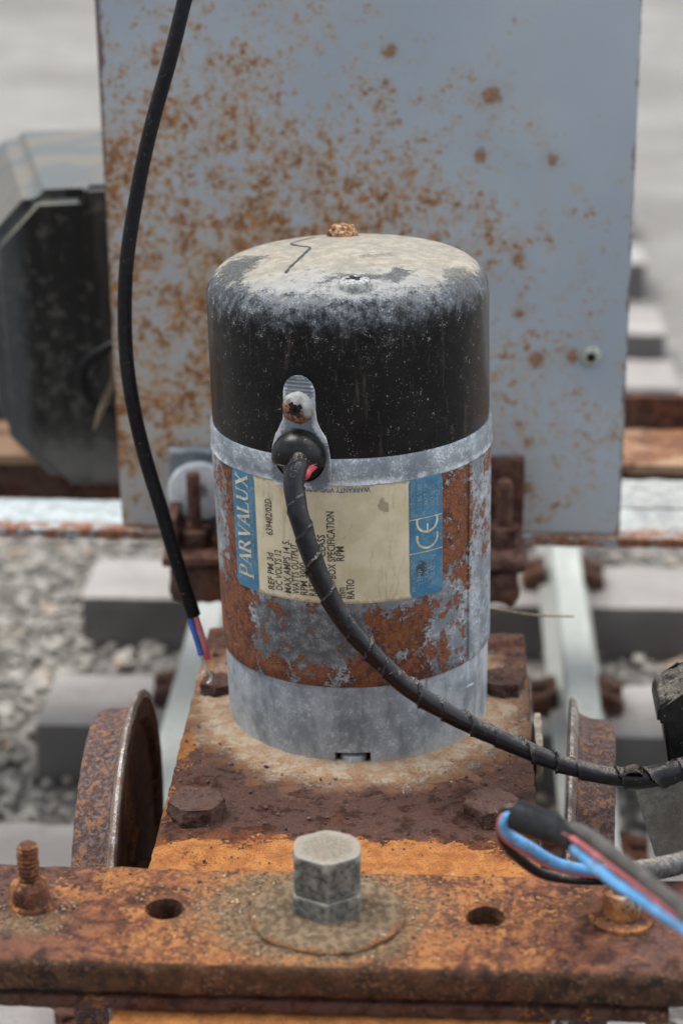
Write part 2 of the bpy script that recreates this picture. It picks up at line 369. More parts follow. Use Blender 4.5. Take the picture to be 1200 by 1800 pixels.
M['pink_wire'] = flat('faded_red_insulation', (.48, .13, .14), .5, var=.2)
M['strand'] = flat('tinned_copper', (.55, .53, .48), .35, .7, var=.2, size=.5)
M['grey_sheath'] = flat('grey_sheath', (.10, .10, .088), .6, var=.15)

def m_wire(name, col, dirt=.6):
    n = NT(name); b = n.noise(2.2, 5, .65); f = n.noise(.5, 4, .6); a = n.noise(11, 3, .5)
    c = n.mix(n.thr(a, .38, .62), tuple(x*.85 for x in col), tuple(min(1, x*1.12+.02) for x in col))
    c = n.mix(n.mul(n.thr(n.add(b, n.mul(n.sub(f, .5), .5), n.mul(n.nz, .05)), .50, .66), dirt), c, (.13, .11, .09))
    return n.done(c, n.thr(b, .4, .6, .4, .7), 0, n.add(b, f), .25, .3, .45)
M['blue_wire'] = m_wire('blue_insulation', (.10, .35, .68)); M['pink_wire'] = m_wire('faded_red_insulation', (.46, .11, .115))
M['grey_sheath'] = m_wire('grey_sheath', (.05, .05, .045), .5)
def m_cable(name, dustamt=.5, base=(.014, .014, .016), rough=.38, zspace='world', spec=.28, crest=0.):
    n = NT(name, zspace)
    a = n.noise(9, 5, .6); b = n.noise(1.8, 6, .65); f = n.noise(.4, 3, .6)
    c = n.mix(n.thr(b, .4, .65), base, tuple(x*2 for x in base))
    d = n.thr(n.add(n.mul(n.nz, .62), n.mul(n.sub(a, .5), .9), n.mul(n.sub(b, .5), .8), n.mul(n.sub(f, .5), .6), dustamt-.5), .28, .78)
    c = n.mix(n.mul(d, .85), c, n.mix(n.thr(f, .4, .62), (.15, .13, .10), (.34, .305, .25)))
    c = n.mix(n.mul(n.thr(n.point, .53, .60), n.thr(b, .40, .60), crest), c, (.24, .205, .155))
    sc = n.thr(n.noise(1.2, 3, .7, 1.5, (5, 3, 2)), .68, .72); c = n.mix(n.mul(sc, .6), c, (.42, .40, .36))
    return n.done(c, n.thr(d, 0, 1, rough, .95), 0, n.add(n.mul(d, .3), n.mul(f, .25), n.mul(b, .3)), .35, .4, spec)
M['cable'] = m_cable('taped_black_cable', .36, (.004, .004, .006), .28, 'world', .4, .55)
M['hang'] = m_cable('black_pvc_sheath', .18, (.005, .005, .006), .45, 'world', .16)
M['dusty'] = m_cable('dusty_black_plastic', .62)
M['grommet'] = m_cable('black_rubber', .22, (.006, .006, .006), .33, 'world', .3)
M['conduit'] = m_cable('grey_corrugated_conduit', .45, (.06, .06, .062), .5)
M['tail'] = m_cable('dusty_grey_tape', 1.1, (.30, .30, .28), .7)
M['shrink'] = flat('black_heat_shrink', (.009, .010, .012), .5, var=.3, spec=.25)
M['connector'] = m_cable('dusty_connector', .46, (.008, .008, .008), .35)

def m_box():
    n = NT('black_plastic_box')
    a = n.noise(25, 5, .6); b = n.noise(5, 6, .6); st = n.noise(7, 4, .6, 0, (0, 0, 0), (1, 1, .12))
    c = n.mix(n.thr(st, .4, .65), (.016, .015, .014), (.040, .038, .035))
    c = n.mix(n.mul(n.thr(n.add(b, n.mul(n.sub(a, .5), .5)), .52, .66), .45), c, (.12, .115, .105))
    lo = n.mul(n.thr(n.add(n.z, n.mul(n.sub(b, .5), 22)), 20, 0), .7)
    c = n.mix(lo, c, (.17, .165, .15))
    c = n.mix(n.mul(n.thr(n.add(n.x, n.mul(n.sub(b, .5), 10)), -122, -131), .5), c, (.11, .12, .125))
    d = n.thr(n.add(n.nz, n.mul(n.sub(b, .5), .6), n.mul(n.sub(a, .5), .5)), .25, .8)
    c = n.mix(d, c, n.mix(n.thr(a, .42, .58), (.165, .157, .135), (.12, .132, .135)))
    return n.done(c, .85, 0, b, .2, 1, .2)
M['box'] = m_box()

def m_bar():
    n = NT('flaking_pale_paint')
    a = n.noise(22, 5, .6); b = n.noise(5, 7, .65, .4); f = n.noise(1.2, 4, .6)
    c = n.mix(n.thr(b, .38, .62), (.33, .385, .40), (.47, .53, .54))
    c = n.mix(n.thr(n.x, 70, 95, 0, .75), c, n.mix(n.thr(b, .4, .6), (.19, .19, .18), (.30, .29, .265)))
    e = n.thr(n.add(n.y, n.mul(n.sub(b, .5), 14), n.mul(n.sub(a, .5), 14)), 153, 147)
    c = n.mix(n.mul(e, n.thr(b, .36, .52)), c, n.mix(n.thr(f, .4, .6), (.11, .045, .025), (.30, .13, .06)))
    return n.done(c, .7, 0, b, .4, .8, .4)
M['bar'] = m_bar()

def m_rail():
    n = NT('weathered_aluminium_rail')
    a = n.noise(12, 5, .6, 0, (0, 0, 0), (1, .2, 1)); f = n.noise(1.2, 4, .6, 0, (0, 0, 0), (1, .3, 1))
    c = n.mix(n.thr(a, .36, .64), (.33, .355, .33), (.45, .475, .44))
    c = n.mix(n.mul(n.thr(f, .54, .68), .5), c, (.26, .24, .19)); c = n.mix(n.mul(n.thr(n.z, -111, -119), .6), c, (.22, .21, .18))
    return n.done(c, .5, .15, f, .15, .5, .5)
M['rail'] = m_rail()

def m_sleeper():
    n = NT('grey_sleeper')
    a = n.noise(40, 5, .6, 0, (0, 0, 0), (.25, 1, 1)); f = n.noise(4, 6, .6, 0, (0, 0, 0), (.12, 1, 1)); b = n.noise(1.5, 4, .6)
    c = n.mix(n.thr(a, .36, .64), (.255, .24, .225), (.345, .33, .315))
    c = n.mix(n.mul(n.thr(f, .45, .62), .35), c, (.27, .25, .245))
    c = n.mix(n.mul(n.thr(b, .60, .68), .6), c, (.15, .13, .12)); c = n.mix(n.mul(n.thr(n.noise(14, 6, .65, .8), .52, .64), .45), c, (.20, .18, .165))
    up = n.thr(n.nz, .3, .8); c = n.mix(n.mul(n.sub(1, up), .75), c, (.085, .078, .078))  # sides painted darker than tops: their shade is put into the colour
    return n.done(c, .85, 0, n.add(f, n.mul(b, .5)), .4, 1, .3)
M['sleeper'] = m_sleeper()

def m_ground():
    n = NT('pale_gravel_ground')
    a = n.noise(260, 6, .6); b = n.noise(45, 6, .65); f = n.noise(7, 5, .65)
    c = n.mix(n.thr(a, .38, .62), (.175, .171, .163), (.25, .245, .234))
    c = n.mix(n.mul(n.thr(b, .46, .62), .6), c, (.18, .172, .158))
    c = n.mix(n.mul(n.thr(f, .55, .68), .5), c, (.34, .333, .315))
    c = n.mix(n.mul(n.thr(n.y, 900, 200), n.thr(f, .44, .58, .8, .2)), c, (.12, .11, .10))
    return n.done(c, .95, 0, n.add(b, n.mul(f, .5)), .6, 6, .2)
M['ground'] = m_ground()
def m_stone():
    n = NT('gravel_stone'); a = n.noise(9, 2, .5); b = n.noise(2, 5, .6)
    v = n.t.nodes.new('ShaderNodeTexVoronoi'); v.inputs['Scale'].default_value = 1/9; n.t.links.new(n.P, v.inputs[0])
    sp = n.t.nodes.new('ShaderNodeSeparateColor'); n.t.links.new(v.outputs['Color'], sp.inputs[0])
    c = n.mix(sp.outputs[0], (.20, .19, .17), (.42, .40, .36))
    c = n.mix(n.mul(n.thr(sp.outputs[1], .9, .95), .6), c, (.38, .25, .16))
    c = n.mix(n.mul(n.thr(b, .5, .62), .35), c, (.22, .20, .18))
    return n.done(c, .9, 0, b, .4, .6, .3)
M['stone'] = m_stone()
M['grit'] = flat('grit', (.25, .195, .125), .9, var=.6, size=5)
M['flake'] = flat('rust_flake', (.085, .05, .045), .9, var=.6, size=4)
M['caked'] = flat('caked_dust', (.40, .345, .265), .95, var=.3, size=3, bump=.8)

def m_washer():
    n = NT('dirty_washer')
    a = n.noise(7, 6, .65); b = n.noise(2, 6, .65); f = n.noise(.6, 4, .6)
    c = n.mix(n.thr(b, .4, .62), (.10, .07, .043), (.22, .16, .10))
    e = n.thr(n.add(n.dist2(-1.5, -135.5), n.mul(n.sub(b, .5), 6)), 14.8, 17.2)
    c = n.mix(n.mul(e, n.thr(n.y, -125, -145), n.thr(a, .42, .56)), c, n.mix(n.thr(f, .4, .6), (.11, .05, .025), (.27, .13, .05)))
    wh = n.thr(n.add(n.mul(a, .45), n.mul(b, .55)), .60, .65); c = n.mix(n.mul(wh, .85), c, (.52, .48, .40))
    return n.done(c, .92, 0, n.add(b, n.mul(f, .6), n.mul(wh, .4)), .8, .9, .25)
M['washer'] = m_washer()
def m_hex():
    n = NT('weathered_hex_steel')
    a = n.noise(5, 6, .6); b = n.noise(1.5, 6, .65); f = n.noise(.5, 3, .6)
    c = n.mix(n.thr(b, .4, .62), (.075, .078, .07), (.165, .168, .152))
    c = n.mix(n.mul(n.thr(a, .5, .62), .6), c, (.235, .232, .20))
    c = n.mix(n.mul(n.thr(n.add(b, n.mul(n.sub(f, .5), .6)), .44, .36), .8), c, (.035, .035, .033))
    top = n.thr(n.add(n.nz, n.mul(n.sub(b, .5), .7)), .6, .95)
    c = n.mix(n.mul(top, .8), c, n.mix(n.thr(b, .50, .64), n.mix(n.thr(f, .4, .6), (.15, .135, .105), (.30, .27, .21)), (.20, .13, .09)))
    c = n.mix(n.mul(n.thr(n.add(n.z, n.mul(n.sub(b, .5), 7)), 17, 13), .7), c, (.17, .135, .085))
    c = n.mix(n.mul(n.thr(n.point, .515, .56), .3), c, (.40, .39, .34)); c = n.mix(n.mul(n.thr(n.point, .49, .46), .6), c, (.05, .045, .035))
    return n.done(c, .7, .15, n.add(b, n.mul(f, .6)), .6, .6, .4)
M['hex'] = m_hex()
def m_flange():
    n = NT('bare_flange_rim')
    b = n.noise(1.6, 5, .6); f = n.noise(.5, 3, .6)
    c = n.mix(n.thr(n.add(b, n.mul(f, .5)), .62, .85), (.22, .19, .165), (.52, .49, .45))
    c = n.mix(n.mul(n.thr(n.add(b, n.mul(n.sub(n.noise(6, 4, .6), .5), .6)), .47, .56), .8), c, (.15, .075, .045))
    return n.done(c, .4, .5, n.add(b, f), .6, .5, .5)
M['flange'] = m_flange()
def m_tread():
    n = NT('wheel_rust'); c, h, n3, n2, n4 = rust_layers(n, .30, .9, 12)
    k = n.noise(2.6, 6, .7, .3, (2, 8, 4)); c = n.mix(n.mul(n.thr(k, .50, .60), .75), c, (.34, .15, .05))
    c = n.mix(n.mul(n.thr(n3, .48, .60), .6), c, (.20, .165, .175))
    return n.done(c, .7, 0, n.add(h, n.mul(k, .8)), .9, 1.0, .5)
M['tread'] = m_tread()
M['innerface'] = rust_mat('wheel_face_rust', .34, .1, 13, bump=.4)
def m_crust():
    n = NT('crusted_screw', 'obj'); c, h, n3, n2, n4 = rust_layers(n, .7, .1, 14)
    k = n.noise(1.5, 4, .6, .3, (1, 1, 1)); c = n.mix(n.mul(n.thr(k, .50, .58), .85), c, (.58, .47, .33)); c = n.mix(n.mul(n.thr(k, .44, .38), .8), c, (.11, .045, .018))
    return n.done(c, .9, 0, n.add(h, n.mul(k, 2)), 1.0, .8, .3)
M['rustyscrew'] = m_crust()
def m_mix_screw():
    n = NT('half_rusted_screw', 'obj'); c, h, a, b, f, wh = zinc_base(n, 17)
    c = n.mix(.5, c, (.45, .43, .38))
    r = n.thr(n.add(n.mul(n.x, -.05), n.mul(n.sub(b, .5), 1.2), n.mul(n.sub(101.2, n.z), .10)), .45, .75)
    c = n.mix(r, c, n.mix(n.thr(f, .4, .6), (.10, .04, .02), (.30, .14, .06)))
    return n.done(c, .7, 0, n.add(h, n.mul(r, f)), .7, .6, .4)
M['tabscrew'] = m_mix_screw()
M['palescrew'] = flat('pale_screw', (.36, .38, .33), .6, .1, var=.3, size=1, space='obj', bump=.5)
M['capscrew'] = flat('oxidised_screw', (.30, .315, .31), .8, .1, var=.4, size=1, space='obj', bump=.7)
M['straw'] = flat('dry_straw', (.20, .17, .09), .8)
M['leaf'] = flat('dead_leaf', (.26, .20, .135), .85)
def m_nut():
    n = NT('pale_rusty_nut')
    c, h, n3, n2, n4 = rust_layers(n, .6, .1, 16)
    wv = n.thr(n.add(n.z, n.mul(n.sub(n2, .5), 10), n.mul(n.sub(n.x, 64), .5)), 17.2, 20)
    c = n.mix(n.mul(wv, .75, n.thr(n3, .38, .56)), c, (.44, .35, .24))
    return n.done(c, .8, 0, h, .6, .7, .35)
M['nut'] = m_nut()

# ------------------------------------------------------------------ geometry helpers (mm)
ORG = {}
def finish(name, bm, mat, parent=None, origin=(0, 0, 0), smooth=35):
    if parent is not None: origin = ORG[parent.name]
    me = bpy.data.meshes.new(name)
    bmesh.ops.recalc_face_normals(bm, faces=bm.faces[:])
    o = Vector(origin)
    for v in bm.verts: v.co = (v.co - o)*S
    bm.to_mesh(me); bm.free()
    if smooth:
        for p in me.polygons: p.use_smooth = True
        me.set_sharp_from_angle(angle=radians(smooth))
    me.materials.append(mat)
    ob = bpy.data.objects.new(name, me); COL.objects.link(ob)
    if parent is not None: ob.parent = parent
    else: ob.location = o*S
    ORG[ob.name] = tuple(origin)
    return ob
def tag(o, label=None, cat=None, group=None, kind=None):
    if label: o['label'] = label
    if cat: o['category'] = cat
    if group: o['group'] = group
    if kind: o['kind'] = kind
    return o
def thing(name, loc, label, cat, group=None):
    o = bpy.data.objects.new(name, None); COL.objects.link(o); o.location = Vector(loc)*S
    o.empty_display_size = .01
    ORG[o.name] = tuple(loc); return tag(o, label, cat, group)
def new(): return bmesh.new()
def box(bm, x0, x1, y0, y1, z0, z1, bev=0, seg=2):
    r = bmesh.ops.create_cube(bm, size=1)
    vs = r['verts']
    for v in vs:
        v.co = ((x0+x1)/2+v.co.x*(x1-x0), (y0+y1)/2+v.co.y*(y1-y0), (z0+z1)/2+v.co.z*(z1-z0))
    if bev:
        es = list({e for v in vs for e in v.link_edges})
        bmesh.ops.bevel(bm, geom=es, offset=bev, segments=seg, affect='EDGES', profile=.5)
    return bm
def fbm(p, o=4):
    return mnoise.fractal(Vector(p), .8, 2.1, o)
def gridbox(bm, x0, x1, y0, y1, z0, z1, step=1.5, rad=.8, amp=.25, size=5., seed=0):
    nx, ny, nz = (max(1, int(round((b-a)/step))) for a, b in ((x0, x1), (y0, y1), (z0, z1)))
    vd = {}
    def V(i, j, k):
        if (i, j, k) not in vd:
            p = Vector((x0+(x1-x0)*i/nx, y0+(y1-y0)*j/ny, z0+(z1-z0)*k/nz))
            q = Vector((min(max(p.x, x0+rad), x1-rad), min(max(p.y, y0+rad), y1-rad), min(max(p.z, z0+rad), z1-rad)))
            d = (p-q)
            nrm = d.normalized() if d.length > 1e-9 else Vector((0, 0, 1))
            if d.length > 1e-9: p = q + nrm*rad
            p = p + nrm*amp*fbm((p+Vector((seed*13, seed*7, 0)))/size, 4)
            vd[i, j, k] = bm.verts.new(p)
        return vd[i, j, k]
    for i in range(nx):
        for j in range(ny):
            for k in (0, nz): bm.faces.new([V(i, j, k), V(i+1, j, k), V(i+1, j+1, k), V(i, j+1, k)])
    for i in range(nx):
        for k in range(nz):
            for j in (0, ny): bm.faces.new([V(i, j, k), V(i+1, j, k), V(i+1, j, k+1), V(i, j, k+1)])
    for j in range(ny):
        for k in range(nz):
            for i in (0, nx): bm.faces.new([V(i, j, k), V(i, j+1, k), V(i, j+1, k+1), V(i, j, k+1)])
    return bm
def lathe(bm, prof, n=64, mat=None, jit=0, jsize=4., closed=False):
    """prof: list of (r, h); axis +Z, then transformed by mat"""
    mat = mat or Matrix()
    rings = []
    for r, h in prof:
        if r < 1e-6: rings.append([bm.verts.new(mat @ Vector((0, 0, h)))])
        else:
            ring = []
            for i in range(n):
                a = 2*pi*i/n; p = Vector((r*cos(a), r*sin(a), h))
                if jit:
                    k = jit*fbm(p/jsize, 3); p = p + Vector((cos(a)*k, sin(a)*k, k*.4))
                ring.append(bm.verts.new(mat @ p))
            rings.append(ring)
    pairs = list(zip(rings, rings[1:])) + ([(rings[-1], rings[0])] if closed else [])
    for a, b in pairs:
        if len(a) == 1 and len(b) == 1: continue
        for i in range(n):
            j = (i+1) % n
            if len(a) == 1: bm.faces.new([a[0], b[j], b[i]])
            elif len(b) == 1: bm.faces.new([a[i], a[j], b[0]])
            else: bm.faces.new([a[i], a[j], b[j], b[i]])
    return bm
def crom(pts, step):
    P = [Vector(p) for p in pts]; P = [2*P[0]-P[1]] + P + [2*P[-1]-P[-2]]
    out = []
    for i in range(1, len(P)-2):
        a, b, c, d = P[i-1:i+3]; n = max(2, int((c-b).length/step))
        for k in range(n):
            t = k/n
            out.append(.5*((2*b)+(c-a)*t+(2*a-5*b+4*c-d)*t*t+(3*b-3*c+d-a)*t**3))
    out.append(P[-2]); return out
def tube(bm, pts, rad, n=20, step=.7, mod=None, cap=True):
    Q = crom(pts, step); rings = []; s = 0; nrm = None; L = sum((b-a).length for a, b in zip(Q, Q[1:]))
    for i, p in enumerate(Q):
        t = (Q[min(i+1, len(Q)-1)]-Q[max(i-1, 0)]).normalized()
        if nrm is None: nrm = t.orthogonal().normalized()
        nrm = (nrm - t*nrm.dot(t)).normalized(); bn = t.cross(nrm)
        if i: s += (p-Q[i-1]).length
        r0 = rad(s/L) if callable(rad) else rad
        ring = []
        for k in range(n):
            a = 2*pi*k/n; r = r0*(mod(s, a) if mod else 1)
            ring.append(bm.verts.new(p+(nrm*cos(a)+bn*sin(a))*r))
        rings.append(ring)
    for a, b in zip(rings, rings[1:]):
        for k in range(n): bm.faces.new([a[k], a[(k+1) % n], b[(k+1) % n], b[k]])
    if cap:
        bm.faces.new(rings[0][::-1]); bm.faces.new(rings[-1])
    return bm
def prism(bm, poly, d0, d1, f):
    """poly 2-D outline; f(u, v, d) -> point"""
    a = [bm.verts.new(f(u, v, d0)) for u, v in poly]; b = [bm.verts.new(f(u, v, d1)) for u, v in poly]
    n = len(poly)
    bm.faces.new(a); bm.faces.new(b[::-1])
    for i in range(n): bm.faces.new([a[i], b[i], b[(i+1) % n], a[(i+1) % n]])
    return bm
def hexa(bm, cx, cy, z0, z1, af, rot=0., worn=.0, cham=.8, seed=0, step=1.0):
    """hexagonal head with a turned chamfer, made from rings so wear can be pushed into it"""
    nseg = 48; R = af/sqrt(3)
    def hr(a):
        b = (a-rot) % (pi/3) - pi/6
        return af/2/cos(b)
    nz = max(2, int((z1-z0)/step)); prof = []
    for k in range(nz+1): prof.append((1.0, z0+(z1-z0-cham)*k/nz, 0))
    prof += [(1, z1-cham*.35, .35), (1, z1, 1)]
    rings = []
    for s_, z, ch in prof:
        ring = []
        for i in range(nseg):
            a = rot+2*pi*i/nseg; r = hr(a)
            lim = af/2*1.06 if ch == 1 else (af/2*1.12 if ch else 9e9)
            r = min(r, lim)
            p = Vector((r*cos(a), r*sin(a), z))
            if worn: k = worn*fbm((p+Vector((seed*9, 0, 0)))/2.6, 4); p += Vector((cos(a)*k, sin(a)*k, k*.5*(ch > 0)))
            ring.append(bm.verts.new(Vector((cx, cy, 0))+p))
        rings.append(ring)
    for q in (.66, .33):
        ring = []
        for i in range(nseg):
            a = rot+2*pi*i/nseg; r = af/2*q
            p = Vector((r*cos(a), r*sin(a), z1+.15*(1-q)))
            if worn: p.z += worn*fbm((p+Vector((seed*9, 0, 0)))/2.6, 4)
            ring.append(bm.verts.new(Vector((cx, cy, 0))+p))
        rings.append(ring)
    for a, b in zip(rings, rings[1:]):
        for i in range(nseg): bm.faces.new([a[i], a[(i+1) % nseg], b[(i+1) % nseg], b[i]])
    bm.faces.new(rings[-1]); bm.faces.new(rings[0][::-1])
    return bm
def stud(bm, cx, cy, z0, z1, r, pitch=1.0, jit=.12):
    prof = [(0, z0)]; z = z0
    while z < z1-1.2:
        prof += [(r, z), (r, z+pitch*.3), (r*.84, z+pitch*.62)]; z += pitch
    prof += [(r*.92, z), (r*.92, z1-.5), (r*.65, z1), (0, z1+.1)]
    return lathe(bm, prof, 24, Matrix.Translation((cx, cy, 0)), jit, 1.5)
def join_to(bm, arr_v, arr_f):
    vs = [bm.verts.new(v) for v in arr_v]
    for f in arr_f: bm.faces.new([vs[i] for i in f])

# ------------------------------------------------------------------ ground, sleepers, rails
bm = new()
zg = -152
xs = [-60000, -3000, -600, 0, 600, 3000, 60000]; ys = [-3000, -600, 0, 600, 1500, 4000, 90000]
gv = [[bm.verts.new((x, y, zg)) for y in ys] for x in xs]
for i in range(len(xs)-1):
    for j in range(len(ys)-1): bm.faces.new([gv[i][j], gv[i+1][j], gv[i+1][j+1], gv[i][j+1]])
tag(finish('ground', bm, M['ground'], smooth=0), 'pale grey gravel ground under the miniature track', kind='structure')

def gravel():
    ib = bmesh.new(); bmesh.ops.create_icosphere(ib, subdivisions=1, radius=1)
    ib.verts.ensure_lookup_table()
    bv = np.array([v.co[:] for v in ib.verts]); bf = np.array([[v.index for v in f.verts] for f in ib.faces]); ib.free()
    r = np.random.default_rng(5); N = 16500
    px = np.concatenate([r.uniform(-340, -135, 10000), r.uniform(-140, 170, 5300), r.uniform(150, 330, 1200)])
    py = np.concatenate([r.uniform(20, 760, 10000), r.uniform(-60, 760, 5300), r.uniform(0, 760, 1200)])
    sz = np.clip(r.lognormal(.78, .36, N), 1.2, 5.0)
    sc = sz[:, None]*r.uniform(.65, 1.25, (N, 3)); sc[:, 2] *= .75
    a = r.uniform(0, 2*pi, N); ca, sa = np.cos(a), np.sin(a)
    v = bv[None]*sc[:, None, :]*(1+r.uniform(-.16, .16, (N, len(bv), 1)))
    x = v[..., 0]*ca[:, None]-v[..., 1]*sa[:, None]; y = v[..., 0]*sa[:, None]+v[..., 1]*ca[:, None]
    v = np.stack([x+px[:, None], y+py[:, None], v[..., 2]+zg+(sz*.25+r.uniform(0, 3, N))[:, None]], -1).reshape(-1, 3)*S
    f = (bf[None]+(np.arange(N)*len(bv))[:, None, None]).reshape(-1, 3)
    me = bpy.data.meshes.new('gravel'); me.from_pydata(v.tolist(), [], f.tolist()); me.materials.append(M['stone'])
    o = bpy.data.objects.new('gravel', me); COL.objects.link(o)
    tag(o, 'loose grey and buff stones lying between and beside the sleepers', 'gravel', kind='stuff')
gravel()

ZS = -125.; ZR = -100.                       # sleeper top, rail top
RX = (-75.5, 78.5)
sl_specs = [(-8, 'sleeper nearest the camera, under the front beam, only its top edge showing'),
            (109, 'grey sleeper passing behind the left wheel rim'), (240, 'grey sleeper level with the top of the left wheel'),
            (372, 'grey sleeper just in front of the pale frame bar'),
            (702, 'pale sleeper showing right above the rusty rear beam'), (820, 'pale sleeper end beside the panel screw, second above the rusty beam'),
            (997, 'pale blurred sleeper end, third above the rusty beam'), (1165, 'pale blurred sleeper end farthest up beside the panel')]
for i, (y, lab) in enumerate(sl_specs):
    t = thing('sleeper', (0, y, zg), lab, 'sleeper', 'sleepers under the miniature track')
    j = rnd.uniform(-2, 2)
    bm = new(); gridbox(bm, -140+j, 157+i*1.2, y, y+(50 if i < 4 else 60), zg-3, ZS+rnd.uniform(-.5, .5), 5, 2.2, 1.1, 16, i)
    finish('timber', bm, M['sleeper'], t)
    if i < 4:
        for rx in RX:
            for sd in (-1, 1):
                bm = new(); x0 = rx+sd*8.0; x1 = rx+sd*19
                a, b = min(x0, x1), max(x0, x1)
                gridbox(bm, a, b, y+17, y+37, ZS-.3, ZS+6.5, 2.2, 2.2, .6, 4, i+sd)
                for v in bm.verts:      # wedge: higher next to the rail
                    k = 1-abs(v.co.x-rx-sd*8)/11
                    v.co.z += 4.5*k*(v.co.z > ZS+2)
                hexa(bm, rx+sd*15, y+27, ZS+4, ZS+10.5, 7, .3, .3, .8, i)
                finish('rail_chair', bm, M['rust_dark'], t)
for k, (rx, lab) in enumerate(((RX[0], 'pale aluminium rail running away to the left of the motor'), (RX[1], 'pale aluminium rail running away to the right of the motor'))):
    prof = [(-11, 0), (11, 0), (11, 2.6), (3, 5.2), (2.4, 16), (6.3, 18.6), (6.5, 23.2), (5.4, 24.8), (-5.4, 24.8), (-6.5, 23.2), (-6.3, 18.6), (-2.4, 16), (-3, 5.2), (-11, 2.6)]
    bm = new(); prism(bm, prof, -400, 1500, lambda u, v, d: Vector((rx+u, d, ZS+.2+v)))
    tag(finish('rail', bm, M['rail'], origin=(rx, 0, ZS)), lab, 'rail', 'rails of the miniature track')

# ------------------------------------------------------------------ locomotive frame at the back
bm = new(); gridbox(bm, -230, 230, 142, 172, -6.3, -2.8, 3, .8, .35, 7, 2)
tag(finish('frame_bar', bm, M['bar'], origin=(0, 160, -9)), 'flat steel bar with flaking pale blue paint and rusty front lip below the panel', 'bar')
t = thing('rear_beam', (0, 250, -10), 'rusty brown angle iron lying behind the black box and the panel', 'beam')
bm = new(); gridbox(bm, -320, 320, 227, 271, -10, -6, 4, .9, .5, 9, 4); finish('flat_leg', bm, M['rust_rear'], t)
bm = new(); gridbox(bm, -320, 320, 271.5, 276, -30, 6.5, 4, .9, .4, 9, 5); finish('upright_leg', bm, M['rust_dark'], t)
bm = new(); gridbox(bm, -320, 320, 227.5, 231, -24, -10.3, 4, .9, .4, 9, 6); finish('front_lip', bm, M['rust_dark'], t)
bm = new(); gridbox(bm, 86, 240, 186, 216, -11, -7.5, 3, .8, .5, 8, 6)
tag(finish('packing_plate', bm, M['bar'], origin=(160, 200, -9)), 'grey weathered packing plate right of the panel between two bars', 'plate')

# painted panel
t = thing('steel_panel', (-2, 146, -2), 'upright blue grey painted steel panel speckled with rust behind the motor', 'panel')
poly = [(-86.9, -2.4), (83.0, -2.4), (82.3, 177), (82.0, 300), (-91.5, 300), (-89.6, 177)]
bm = new(); prism(bm, poly, 145, 147.2, lambda u, v, d: Vector((u, d, v)))
bmesh.ops.bevel(bm, geom=bm.edges[:], offset=.5, segments=2, affect='EDGES')
bmesh.ops.triangulate(bm, faces=[f for f in bm.faces if len(f.verts) > 4])
finish('sheet', bm, M['sheet'], t)
bm = new(); R = Matrix.Translation((70.8, 145, 60.6)) @ Matrix.Rotation(pi/2, 4, 'X')
lathe(bm, [(3.4, 0), (3.4, .9), (2.9, 1.7), (1.5, 2.0), (1.1, .7), (0, .6)], 28, R, .08, 1)
sc = finish('screw', bm, M['palescrew'], t)
bm = new()
for rot in (.3, .3+pi/2):
    b2 = new(); box(b2, -1.6, 1.6, -.42, .42, .8, 2.05)
    b2.transform(R @ Matrix.Rotation(rot, 4, 'Z')); me_ = bpy.data.meshes.new('tmp'); b2.to_mesh(me_); b2.free(); bm.from_mesh(me_); bpy.data.meshes.remove(me_)
finish('screw_recess', bm, M['dark'], sc)

# black box, left rear
t = thing('plastic_box', (-110, 190, -6), 'dusty black plastic box with chamfered corners at left behind the panel', 'box')
def octo(g=0):
    return [(-138-g, 84.8), (-121, 103), (-70, 106+g), (-70, -5.8), (-116, -5.8), (-136, 15.7)]
bm = new(); prism(bm, octo(), 191, 303, lambda u, v, d: Vector((u-(d-191)*(.25 if u < -112 else .02), d, v)))
bmesh.ops.bevel(bm, geom=bm.edges[:], offset=4.5, segments=5, affect='EDGES')
finish('housing', bm, M['box'], t)
bm = new(); prism(bm, [(-106, 99), (-103, 105.6), (-68, 107.2), (-68, -4), (-106, -4)], 190.4, 300, lambda u, v, d: Vector((u, d, v)))
bmesh.ops.bevel(bm, geom=bm.edges[:], offset=1.8, segments=3, affect='EDGES')
finish('cover', bm, M['box'], t)
bm = new(); tube(bm, [(-88, 180, 53), (-94.9, 179, 51), (-102, 179, 46), (-104.4, 180, 39.5), (-102, 181, 32), (-96, 182, 28), (-88, 182, 27)], 2.1, 14, 1.2)
tag(finish('wire_hoop', bm, M['hang'], origin=(-96, 180, 28)), 'dark curved hoop sticking out between black box and panel', 'hoop')
def leaf(pts, wd, name, lab):
    bm = new(); Q = crom(pts, 1.0); prev = None
    for i, p in enumerate(Q):
        k = i/(len(Q)-1); ww = wd*sin(pi*(.08+.9*k))**.8
        row = [bm.verts.new(p+Vector((ww*c, .8*abs(c)*ww, .2*c*ww))) for c in (-1, -.5, 0, .5, 1)]
        if prev:
            for a in range(4): bm.faces.new([prev[a], prev[a+1], row[a+1], row[a]])
        prev = row
    bmesh.ops.solidify(bm, geom=bm.faces[:], thickness=.25)
    return tag(finish(name, bm, M['leaf'], origin=pts[0]), lab, 'leaf', 'dead leaves by the black box')
leaf([(-93, 179, 41), (-96, 177, 33), (-98, 176, 28), (-100.5, 177, 21)], 1.5, 'dead_leaf', 'curled pale dead leaf hanging below the dark hoop')
leaf([(-92, 178, 56), (-93, 177, 50), (-92.5, 177, 44), (-94, 177, 39)], 1.2, 'dead_leaf', 'narrow dead leaf standing upright against the panel edge')

